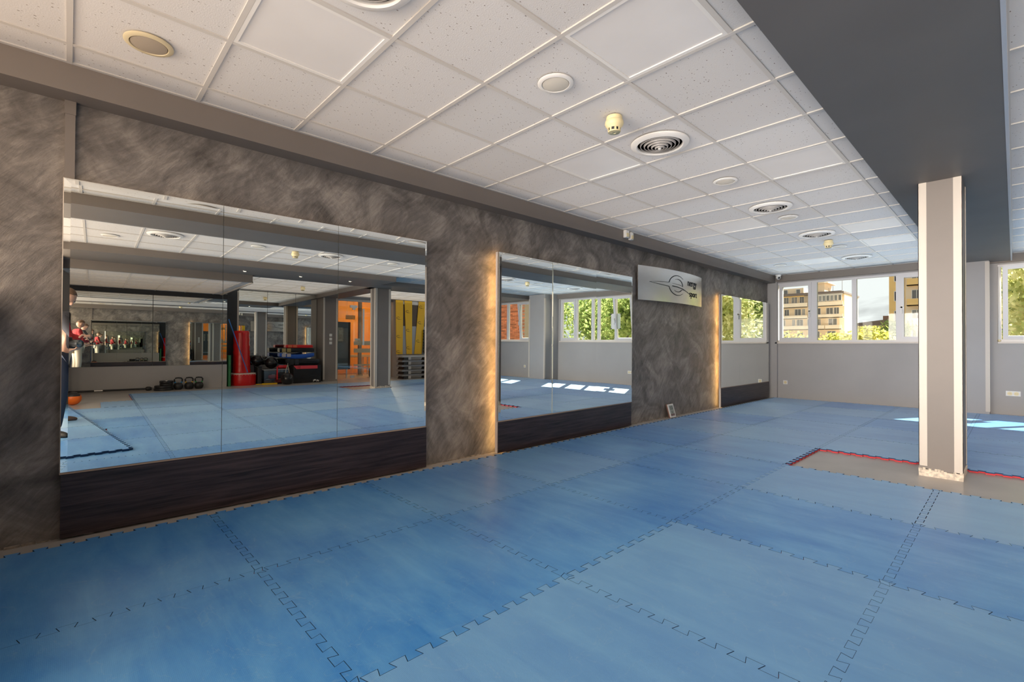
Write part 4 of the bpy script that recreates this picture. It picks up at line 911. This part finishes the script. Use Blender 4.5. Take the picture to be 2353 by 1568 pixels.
def ochre():
    b = thing('apartment_building', 'ochre apartment block with stacked balconies at the right window pane', 'building', (90, 2, -9)); q = lambda z: z+9
    MB().box(0, -22, 0, 14, 10.8, q(24)).build('wall', WALL_B, b); MB().box(-.4, -22.3, q(24), 14.3, 11, q(24.5)).build('roof', ROOFM, b)
    for k in range(8):
        z = 1.2+2.93*k
        for y0, y1 in ((-21, -13), (-11.5, -3), (-1.5, 5.5), (6.2, 8.7)):
            MB().box(-1.3, y0, q(z), -1.15, y1, q(z+1.05)).box(-1.3, y0, q(z), 0, y1, q(z)+.15).build('balcony', YEL_B if z > 4.5 else BALC, b)
            far_window(b, -1.1 if y1 < 6 else 0, y0+.4, q(z+1.1), min(2.6, y1-y0-.8), 1.35, 3)
        far_window(b, 0, 9.3, q(z+.9), 1.0, 1.5, 1)
    MB().box(-.02, 9.0, 0, 4, 10.9, q(24)).build('stair_bay', YEL_B, b)
ochre()
b = thing('low_building', 'low tan building with a sloped roof behind the trees', 'building', (95, 15.2, -9))
MB().box(0, -1.9, 0, 8, 2.6, 13.6).build('wall', WALL_B, b); MB().hexa([(-.4, -2.1, 13.6), (8.4, -2.1, 13.6), (8.4, 2.8, 13.6), (-.4, 2.8, 13.6), (-.4, -2.1, 14.6), (8.4, -2.1, 14.6), (8.4, 2.8, 14.0), (-.4, 2.8, 14.0)]).build('roof', ROOFM, b)
MB().box(2, -1.2, 14.4, 3, -.5, 15.2).build('chimney', mat('chimney_brick', (.35, .22, .16), .9), b); far_window(b, 0, -.6, 11.2, 1.2, 1.3)
b = thing('striped_tower', 'distant tower block with pale and rust stripes beside the beige block', 'building', (210, 42.3, -9))
MB().box(0, -1.1, 0, 6, 3, 27.2).build('wall', WALL_B, b)
for k in range(7): MB().box(-.3, -1.2, 10.4+2.4*k, 0, 3, 11.6+2.4*k).build('balcony', mat('rust_stripe', (.45, .22, .15), .8) if k == 0 else bpy.data.materials['rust_stripe'], b)
# brick wall next to the window seen in the middle mirror
bw = thing('brick_house', 'red brick house wall close outside, seen in the middle mirror', 'building', (15.8, -9.3, -9))
MB().box(.012, -5.5, 0, 1.2, 1.35, 13.2).build('wall', mat('mortar', (.42, .33, .26), .9), bw)
BR = mat('red_brick', (.62, .20, .09), .85, rnd=.35, var=.15, vscale=20.); brick = MB().box(0, 0, 0, .04, .245, .062).mesh('brick', BR)
for r in range(28):
    for c in range(10): inst('brick', brick, bw, (-.012+random.uniform(-.003, .003), -1.35+.258*c+(.129 if r % 2 else 0), 9.95+.0755*r))
lo = MB()
for r in range(14):
    for c in range(11): lo.box(-.01, -1.35+.258*c, 8.9+.0755*r, .03, -1.105+.258*c, 8.962+.0755*r)
for r in range(14):
    for c in range(11): lo.box(-.01, -1.35+.258*c, 12.08+.0755*r, .03, -1.105+.258*c, 12.142+.0755*r)
stuff(lo.build('brickwork', BR, bw))
# trees
def mat_leaf(name, c1, c2):
    m, N, L, P = newmat(name); n = N.new('ShaderNodeTexNoise'); n.inputs['Scale'].default_value = 2.2; n.inputs['Detail'].default_value = 4; ge = N.new('ShaderNodeNewGeometry'); L.new(ge.outputs['Position'], n.inputs['Vector'])
    cr = N.new('ShaderNodeValToRGB'); e = cr.color_ramp.elements; e[0].position = .38; e[0].color = (*c1, 1); e[1].position = .62; e[1].color = (*c2, 1); L.new(n.outputs['Fac'], cr.inputs[0])
    d = N.new('ShaderNodeBsdfDiffuse'); t = N.new('ShaderNodeBsdfTranslucent'); mx = N.new('ShaderNodeMixShader'); mx.inputs[0].default_value = .55
    L.new(cr.outputs[0], d.inputs[0]); L.new(cr.outputs[0], t.inputs[0]); L.new(d.outputs[0], mx.inputs[1]); L.new(t.outputs[0], mx.inputs[2]); L.new(mx.outputs[0], N['Material Output'].inputs['Surface']); N.remove(P); return m
LEAF_Y = mat_leaf('yellow_green_leaf', (.36, .40, .09), (.88, .78, .26)); LEAF_M = mat_leaf('pale_leaf', (.42, .46, .16), (.85, .80, .42)); LEAF_G = mat_leaf('mid_green_leaf', (.22, .32, .09), (.60, .66, .26)); BARK = mat('bark', (.16, .12, .09), .9, var=.3, vscale=12.)
def tree(lab, x, y, zb, ztop, r, n, leaf, m, zc=None):
    t = thing('tree', lab, 'tree', (x, y, zb)); H = ztop-zb; c0 = H-r*.9 if zc is None else zc
    k = MB(); k.tube([(0, 0, 0), (.05, .03, c0*.5), (0, 0, c0+.3*r)], [.16+.02*r, .13+.01*r, .05], 8)
    k.build('trunk', BARK, t, True)
    nb = 9; cen = RNG.normal(0, 1, (nb, 3)); cen /= np.linalg.norm(cen, axis=1)[:, None]; cen = cen*np.array([r*.55, r*.55, r*.45]); cen[0] = 0
    for b_ in range(3):
        e = MB(); e.tube([(0, 0, c0*.75), tuple(cen[b_+1]*.6+np.array([0, 0, c0])), tuple(cen[b_+1]+np.array([0, 0, c0]))], [.06, .04, .015], 6); e.build('branch', BARK, t, True)
    P = cen[RNG.integers(0, nb, n)]+RNG.normal(0, .30*r, (n, 3)); P = P+np.array([0, 0, c0]); P[:, 2] = np.minimum(P[:, 2], H)
    a = RNG.normal(0, 1, (n, 3)); a /= np.linalg.norm(a, axis=1)[:, None]; b2 = np.cross(a, RNG.normal(0, 1, (n, 3))); b2 /= np.linalg.norm(b2, axis=1)[:, None]
    s = leaf*RNG.uniform(.6, 1.3, (n, 1)); V = np.stack([P-a*s, P+b2*s*.45, P+a*s, P-b2*s*.45], 1).reshape(-1, 3)
    me = bpy.data.meshes.new('foliage'); me.from_pydata(V.tolist(), [], np.arange(4*n).reshape(-1, 4).tolist()); me.materials.append(m); me.update()
    o = bpy.data.objects.new('foliage', me); COL.objects.link(o); o.parent = t; o['kind'] = 'stuff'
TL = [('bright yellow green tree in front of the beige block, left pane', 65, 18.6, 3.0, 2.2, 2600, .20, LEAF_Y), ('yellow green tree at the foot of the beige block, second pane', 60, 13.4, 2.5, 1.8, 2400, .2, LEAF_Y), ('yellow green tree under the striped tower', 74, 15.0, 3.1, 1.7, 1800, .2, LEAF_Y),
      ('round yellow tree at the bottom of the sky pane', 53, 9.1, 2.9, 1.9, 2600, .18, LEAF_Y), ('taller green tree before the low tan building', 72, 9.8, 4.2, 1.7, 2000, .2, LEAF_G),
      ('dense yellow green tree close outside the far right window', 17.6, -.9, 4.0, 1.8, 7000, .11, LEAF_M), ('big mid green tree behind the middle mirror panes', 23, -7.0, 4.8, 2.3, 7000, .13, LEAF_G), ('leafy green tree with pale patches seen in the middle mirror', 22, -13.2, 5.0, 2.4, 7000, .13, LEAF_G),
      ('green tree beside the brick house in the middle mirror', 18.2, -4.9, 3.8, 1.5, 5000, .11, LEAF_G), ('large green tree seen in the farthest mirror', 26.5, -1.4, 5.2, 2.3, 6500, .15, LEAF_G), ('tall green tree behind the cottage in the farthest mirror', 42, -9.5, 7.0, 3.2, 5000, .18, LEAF_G), ('wide green tree at the back of the garden', 29.5, -13.5, 5.4, 2.6, 5000, .17, LEAF_G)]
for lab, x, y, zt, r, n, lf, m in TL: tree(lab, x, y, -9, zt, r, n, lf, m)
b = thing('cottage', 'small beige cottage with grey sloped roof seen in the farthest mirror', 'building', (33, -5.4, -9))
MB().box(0, -2.5, 0, 5, 2.2, 10.2).build('wall', WALL_B, b); MB().hexa([(-.6, -2.9, 10.2), (5.6, -2.9, 10.2), (5.6, 2.6, 10.2), (-.6, 2.6, 10.2), (2.0, -2.7, 12.0), (3.0, -2.7, 12.0), (3.0, 2.4, 12.0), (2.0, 2.4, 12.0)]).build('roof', mat('grey_roof', (.36, .34, .34), .8), b)
for y in (-1.8, -.2, 1.0): far_window(b, 0, y, 8.4, .9, 1.2)

# ---------------------------------------------------------------- people (seen in the mirrors)
def skin_mesh(J, E, root, sub=1, extra=None, voxel=None):
    bm = bmesh.new(); ly = bm.verts.layers.skin.verify(); V = {}
    for k, (p, r) in J.items():
        v = bm.verts.new(p); v[ly].radius = (r, r) if not isinstance(r, tuple) else r; V[k] = v
        v[ly].use_root = (k == root)
    for a, b in E: bm.edges.new((V[a], V[b]))
    me = bpy.data.meshes.new('sk'); bm.to_mesh(me); bm.free()
    o = bpy.data.objects.new('sk', me); COL.objects.link(o)
    o.modifiers.new('s', 'SKIN'); ss = o.modifiers.new('u', 'SUBSURF'); ss.levels = sub; ss.render_levels = sub
    dg = DG(); dg.update(); m2 = bpy.data.meshes.new_from_object(o.evaluated_get(dg)); bpy.data.objects.remove(o); bpy.data.meshes.remove(me)
    if extra is None and voxel is None: return m2
    bm = bmesh.new(); bm.from_mesh(m2)
    for c, sc, rot in extra or []:
        bmesh.ops.create_uvsphere(bm, u_segments=24, v_segments=16, radius=1, matrix=Matrix.Translation(c) @ rot.to_4x4() @ Matrix.Diagonal((*sc, 1)))
    bm.to_mesh(m2); bm.free()
    o = bpy.data.objects.new('sk', m2); COL.objects.link(o); rm = o.modifiers.new('r', 'REMESH'); rm.mode = 'VOXEL'; rm.voxel_size = voxel or .01
    sm = o.modifiers.new('m', 'SMOOTH'); sm.factor = .4; sm.iterations = 3
    dg = DG(); dg.update(); m3 = bpy.data.meshes.new_from_object(o.evaluated_get(dg)); bpy.data.objects.remove(o); bpy.data.meshes.remove(m2)
    return m3
SKIN = mat('skin', (.62, .36, .25), .5, var=.06, vscale=30.); HAIR = mat('short_hair', (.16, .09, .05), .8, bump=.6, bscale=220.)
def finish(me, name, m, parent):
    me.materials.clear(); me.materials.append(m); me.polygons.foreach_set('use_smooth', [True]*len(me.polygons))
    o = bpy.data.objects.new(name, me); COL.objects.link(o); o.parent = parent; return o
def person(label, loc, rz, J, tilt, top, trousers, shoe_c, sleeve=1.0):
    t = thing('person', label, 'person', loc, rz)
    E = [('pelvis', 'waist'), ('waist', 'chest'), ('chest', 'neckb'), ('neckb', 'neckt')]
    for s in 'lr':
        E += [('chest', 'sh'+s), ('sh'+s, 'el'+s), ('el'+s, 'wr'+s), ('wr'+s, 'pa'+s), ('pelvis', 'hip'+s), ('hip'+s, 'kn'+s), ('kn'+s, 'an'+s), ('an'+s, 'to'+s)]
    K = dict(J)
    for s in 'lr':                                       # five fingers per hand, curled round what the hand holds
        wr, pa = Vector(J['wr'+s][0]), Vector(J['pa'+s][0]); d = (pa-wr).normalized(); side = J['side'+s]; cl = J['curl'+s]; side = Vector(side); cl = Vector(cl)
        K.pop('side'+s); K.pop('curl'+s)
        for i, ln in enumerate((.068, .078, .073, .058)):
            b0 = pa+side*(.026-.018*i)+d*.018; p1 = b0+d*ln*.45; p2 = p1+(d*.6+cl*.8)*ln*.33; p3 = p2+(d*.1+cl)*ln*.30
            for n_, p in enumerate((b0, p1, p2, p3)): K['f%s%d%d' % (s, i, n_)] = (p[:], .0095-.0008*n_)
            E += [('pa'+s, 'f%s%d0' % (s, i))]+[('f%s%d%d' % (s, i, n_), 'f%s%d%d' % (s, i, n_+1)) for n_ in range(3)]
        q = wr+(pa-wr)*.55+side*.028
        for n_, p in enumerate((q, q+side*.022+d*.022, q+side*.018+d*.05+cl*.018)): K['t%s%d' % (s, n_)] = (p[:], .0115-.001*n_)
        E += [('wr'+s, 't%s0' % s), ('t%s0' % s, 't%s1' % s), ('t%s1' % s, 't%s2' % s)]
    hc = Vector(K.pop('head')); R = Matrix.Rotation(tilt, 3, 'Y')
    f = lambda x, y, z: (hc+R @ Vector((x, y, z)))[:]
    ex = [(hc[:], (.097, .077, .112), R), (f(.028, 0, -.055), (.066, .056, .062), R), (f(.098, 0, -.018), (.020, .013, .026), R), (f(.0, .078, -.01), (.020, .009, .031), R), (f(.0, -.078, -.01), (.020, .009, .031), R), (f(.078, 0, .018), (.022, .045, .010), R), (f(.083, 0, -.066), (.012, .024, .008), R)]
    K2 = {k: v for k, v in K.items()}
    finish(skin_mesh(K2, E, 'pelvis', 1, ex, .0075), 'body', SKIN, t)
    eye = MB()
    for sy in (-1, 1): eye.ball(f(.082, sy*.032, .002), .011, u=10, v=8)
    eye.build('eyes', [mat('eye_dark', (.03, .02, .02), .2)], t, True)
    bm = bmesh.new(); bmesh.ops.create_uvsphere(bm, u_segments=24, v_segments=16, radius=1, matrix=Matrix.Translation(hc) @ R.to_4x4() @ Matrix.Diagonal((.102, .082, .117, 1)))
    bmesh.ops.delete(bm, geom=[v for v in bm.verts if (R.transposed() @ (v.co-hc)).z < .028+.55*(R.transposed() @ (v.co-hc)).x], context='VERTS')
    me = bpy.data.meshes.new('hair'); bm.to_mesh(me); bm.free(); o = finish(me, 'hair', HAIR, t); sd = o.modifiers.new('thick', 'SOLIDIFY'); sd.thickness = .006
    G = {k: (K[k][0], K[k][1]+.016) for k in ('waist', 'chest', 'shl', 'shr', 'ell', 'elr')}; G['hem'] = ((Vector(K['pelvis'][0])*.8+Vector(K['waist'][0])*.2)[:], K['pelvis'][1]+.014); G['collar'] = (K['neckb'][0], K['neckb'][1]+.008)
    GE = [('hem', 'waist'), ('waist', 'chest'), ('chest', 'collar'), ('chest', 'shl'), ('chest', 'shr'), ('shl', 'ell'), ('shr', 'elr')]
    if sleeve > .5:
        for s in 'lr': a, b = Vector(K['el'+s][0]), Vector(K['wr'+s][0]); G['cu'+s] = ((a+(b-a)*.88)[:], K['wr'+s][1]+.010); GE.append(('el'+s, 'cu'+s))
    finish(skin_mesh(G, GE, 'hem', 2), 'sweater', top, t)
    G = {k: (K[k][0], K[k][1]+.014) for k in ('pelvis', 'hipl', 'hipr', 'knl', 'knr', 'anl', 'anr')}
    finish(skin_mesh(G, [('pelvis', 'hipl'), ('pelvis', 'hipr'), ('hipl', 'knl'), ('hipr', 'knr'), ('knl', 'anl'), ('knr', 'anr')], 'pelvis', 2), 'trousers', trousers, t)
    for s in 'lr':
        a, b = Vector(K['an'+s][0]), Vector(K['to'+s][0]); m = MB(); dirn = (b-a); dirn.z = 0; ang = math.atan2(dirn.y, dirn.x)
        bm = bmesh.new(); bmesh.ops.create_uvsphere(bm, u_segments=18, v_segments=12, radius=1, matrix=Matrix.Translation(((a.x+b.x)/2+.01, (a.y+b.y)/2, .042)) @ Matrix.Rotation(ang, 4, 'Z') @ Matrix.Diagonal((.145, .052, .045, 1)))
        for v in bm.verts: v.co.z = max(v.co.z, .012)
        m.bm(bm); m.build('shoe', shoe_c, t, True)
    return t
Jm = dict(pelvis=((0, 0, .95), .125), waist=((0, 0, 1.10), .115), chest=((.0, 0, 1.30), .135), neckb=((.015, 0, 1.465), .055), neckt=((.05, 0, 1.545), .05), head=(.085, 0, 1.635),
    shl=((0, .175, 1.42), .058), shr=((0, -.175, 1.42), .058), ell=((.05, .235, 1.15), .044), elr=((.05, -.235, 1.15), .044), wrl=((.27, .085, 1.10), .029), wrr=((.27, -.085, 1.10), .029), pal=((.33, .05, 1.12), .024), par=((.33, -.05, 1.12), .024),
    sidel=(0, 0, 1), sider=(0, 0, 1), curll=(0, -1, 0), curlr=(0, 1, 0),
    hipl=((0, .09, .90), .082), hipr=((0, -.09, .90), .082), knl=((.02, .10, .50), .058), knr=((.02, -.10, .50), .058), anl=((-.02, .11, .10), .042), anr=((-.02, -.11, .10), .042), tol=((.13, .13, .05), .035), tor=((.13, -.13, .05), .035))
MAN = (-.30, -1.45)
person('man in a red sweater and pale trousers looking at a phone', (*MAN, .022), .35, Jm, math.radians(32), mat('red_knit', (.36, .02, .025), .8, bump=.3, bscale=200.), mat('beige_trousers', (.62, .52, .40), .8), mat('brown_shoe', (.08, .05, .04), .5))
c, s_ = math.cos(.35), math.sin(.35)
t = thing('phone', 'dark phone held by the man in the red sweater', 'phone', (MAN[0]+.385*c, MAN[1]+.385*s_, 1.115), .35); MB().bbox(-.005, -.036, .0, .005, .036, .15, .003).build('case', BLACK, t); MB().box(-.006, -.032, .008, -.0045, .032, .142).build('screen', BLACK_GL, t); t.rotation_euler = (0, -.5, .35)
# photographer standing behind the camera
Jp = dict(pelvis=((-.54, .30, .93), .125), waist=((-.53, .30, 1.08), .118), chest=((-.50, .26, 1.27), .138), neckb=((-.42, .11, 1.42), .056), neckt=((-.34, -.02, 1.50), .05), head=(-.275, -.065, 1.592),
    shl=((-.50, .42, 1.36), .058), shr=((-.46, .07, 1.36), .058), ell=((-.36, .30, 1.08), .043), elr=((-.43, -.01, 1.12), .043), wrl=((-.165, .07, .985), .028), wrr=((-.215, -.09, 1.035), .028), pal=((-.10, .025, .998), .023), par=((-.160, -.082, 1.055), .023),
    sidel=(0, 1, 0), sider=(0, .2, 1), curll=(.2, 0, 1), curlr=(0, 1, 0),
    hipl=((-.54, .39, .88), .082), hipr=((-.54, .21, .88), .082), knl=((-.50, .42, .48), .058), knr=((-.52, .20, .48), .058), anl=((-.55, .43, .10), .042), anr=((-.56, .20, .10), .042), tol=((-.40, .45, .05), .035), tor=((-.41, .19, .05), .035))
AX = math.radians(46.7778)
person('photographer with short hair holding a camera, at the mirror edge', (0, 0, .022), AX, {k: ((v[0][0], v[0][1], v[0][2]-.022), v[1]) if isinstance(v[0], tuple) else ((v[0], v[1], v[2]-.022) if k == 'head' else v) for k, v in Jp.items()}, math.radians(38), mat('dark_shirt', (.035, .035, .045), .8), mat('dark_jeans', (.03, .04, .07), .8), mat('black_shoe', (.02, .02, .02), .5), sleeve=0)
t = thing('photo_camera', 'black photo camera with a large round lens in the mirror', 'camera', (0, 0, CAMZ), AX)
MB().bbox(-.205, -.068, -.052, -.135, .068, .045, .008).bbox(-.195, -.03, .04, -.145, .03, .072, .008).build('body', BLACK, t, True)
MB().lathe([(.034, -.136), (.036, -.10), (.0395, -.095), (.0395, -.06), (.042, -.055), (.043, -.022), (.040, -.020)], 32, axis='x', cap=False).build('lens_barrel', BLACK, t, True)
MB().lathe([(.0400, -.0215), (.037, -.020), (.036, -.026)], 32, axis='x', cap=False).build('filter_ring', METAL, t, True)
MB().lathe([(.0365, -.030), (.025, -.026), (.012, -.024), (0, -.0235)], 28, axis='x', cap=False).build('front_glass', mat('lens_glass', (.10, .12, .12), .03, spec=1., coat=1.), t, True)
MB().tube([(-.17, .07, .03), (-.25, .12, -.05), (-.33, .10, .1), (-.38, .09, .30)], .008).build('strap', BLACK, t)

# ---------------------------------------------------------------- groups of repeats
GROUPS = {'ceiling_light': 'square light panels in the ceiling', 'ceiling_speaker': 'round speakers in the ceiling', 'air_diffuser': 'round air vents in the ceiling', 'smoke_detector': 'smoke detectors on the ceiling', 'spotlight': 'spotlights under the beam',
    'motion_sensor': 'motion sensors on the soffit', 'wall_socket': 'wall sockets on the window wall', 'wall_mirror': 'wall mirrors over dark wood', 'back_mirror': 'mirrors on the back wall', 'blind_tube': 'blind tubes at the windows', 'foam_roll': 'green foam rolls by the drum',
    'focus_pad': 'pads in the clear crate', 'medicine_ball': 'black balls on the boxes', 'boxing_glove': 'boxing gloves', 'kick_pad': 'kick pads stacked on the plyo box', 'light_switch': 'switches on the grey post', 'kettlebell': 'kettlebells along the low wall',
    'weight_plate': 'stacked weight plates', 'yellow_board': 'slanted yellow boards', 'step_platform': 'stacked step platforms', 'tree': 'trees outside the windows', 'apartment_building': 'apartment blocks outside the windows'}
for o in list(S.objects):
    if o.parent is None and 'category' in o and 'group' not in o:
        g = GROUPS.get(o.name.split('.')[0])
        if g: o['group'] = g
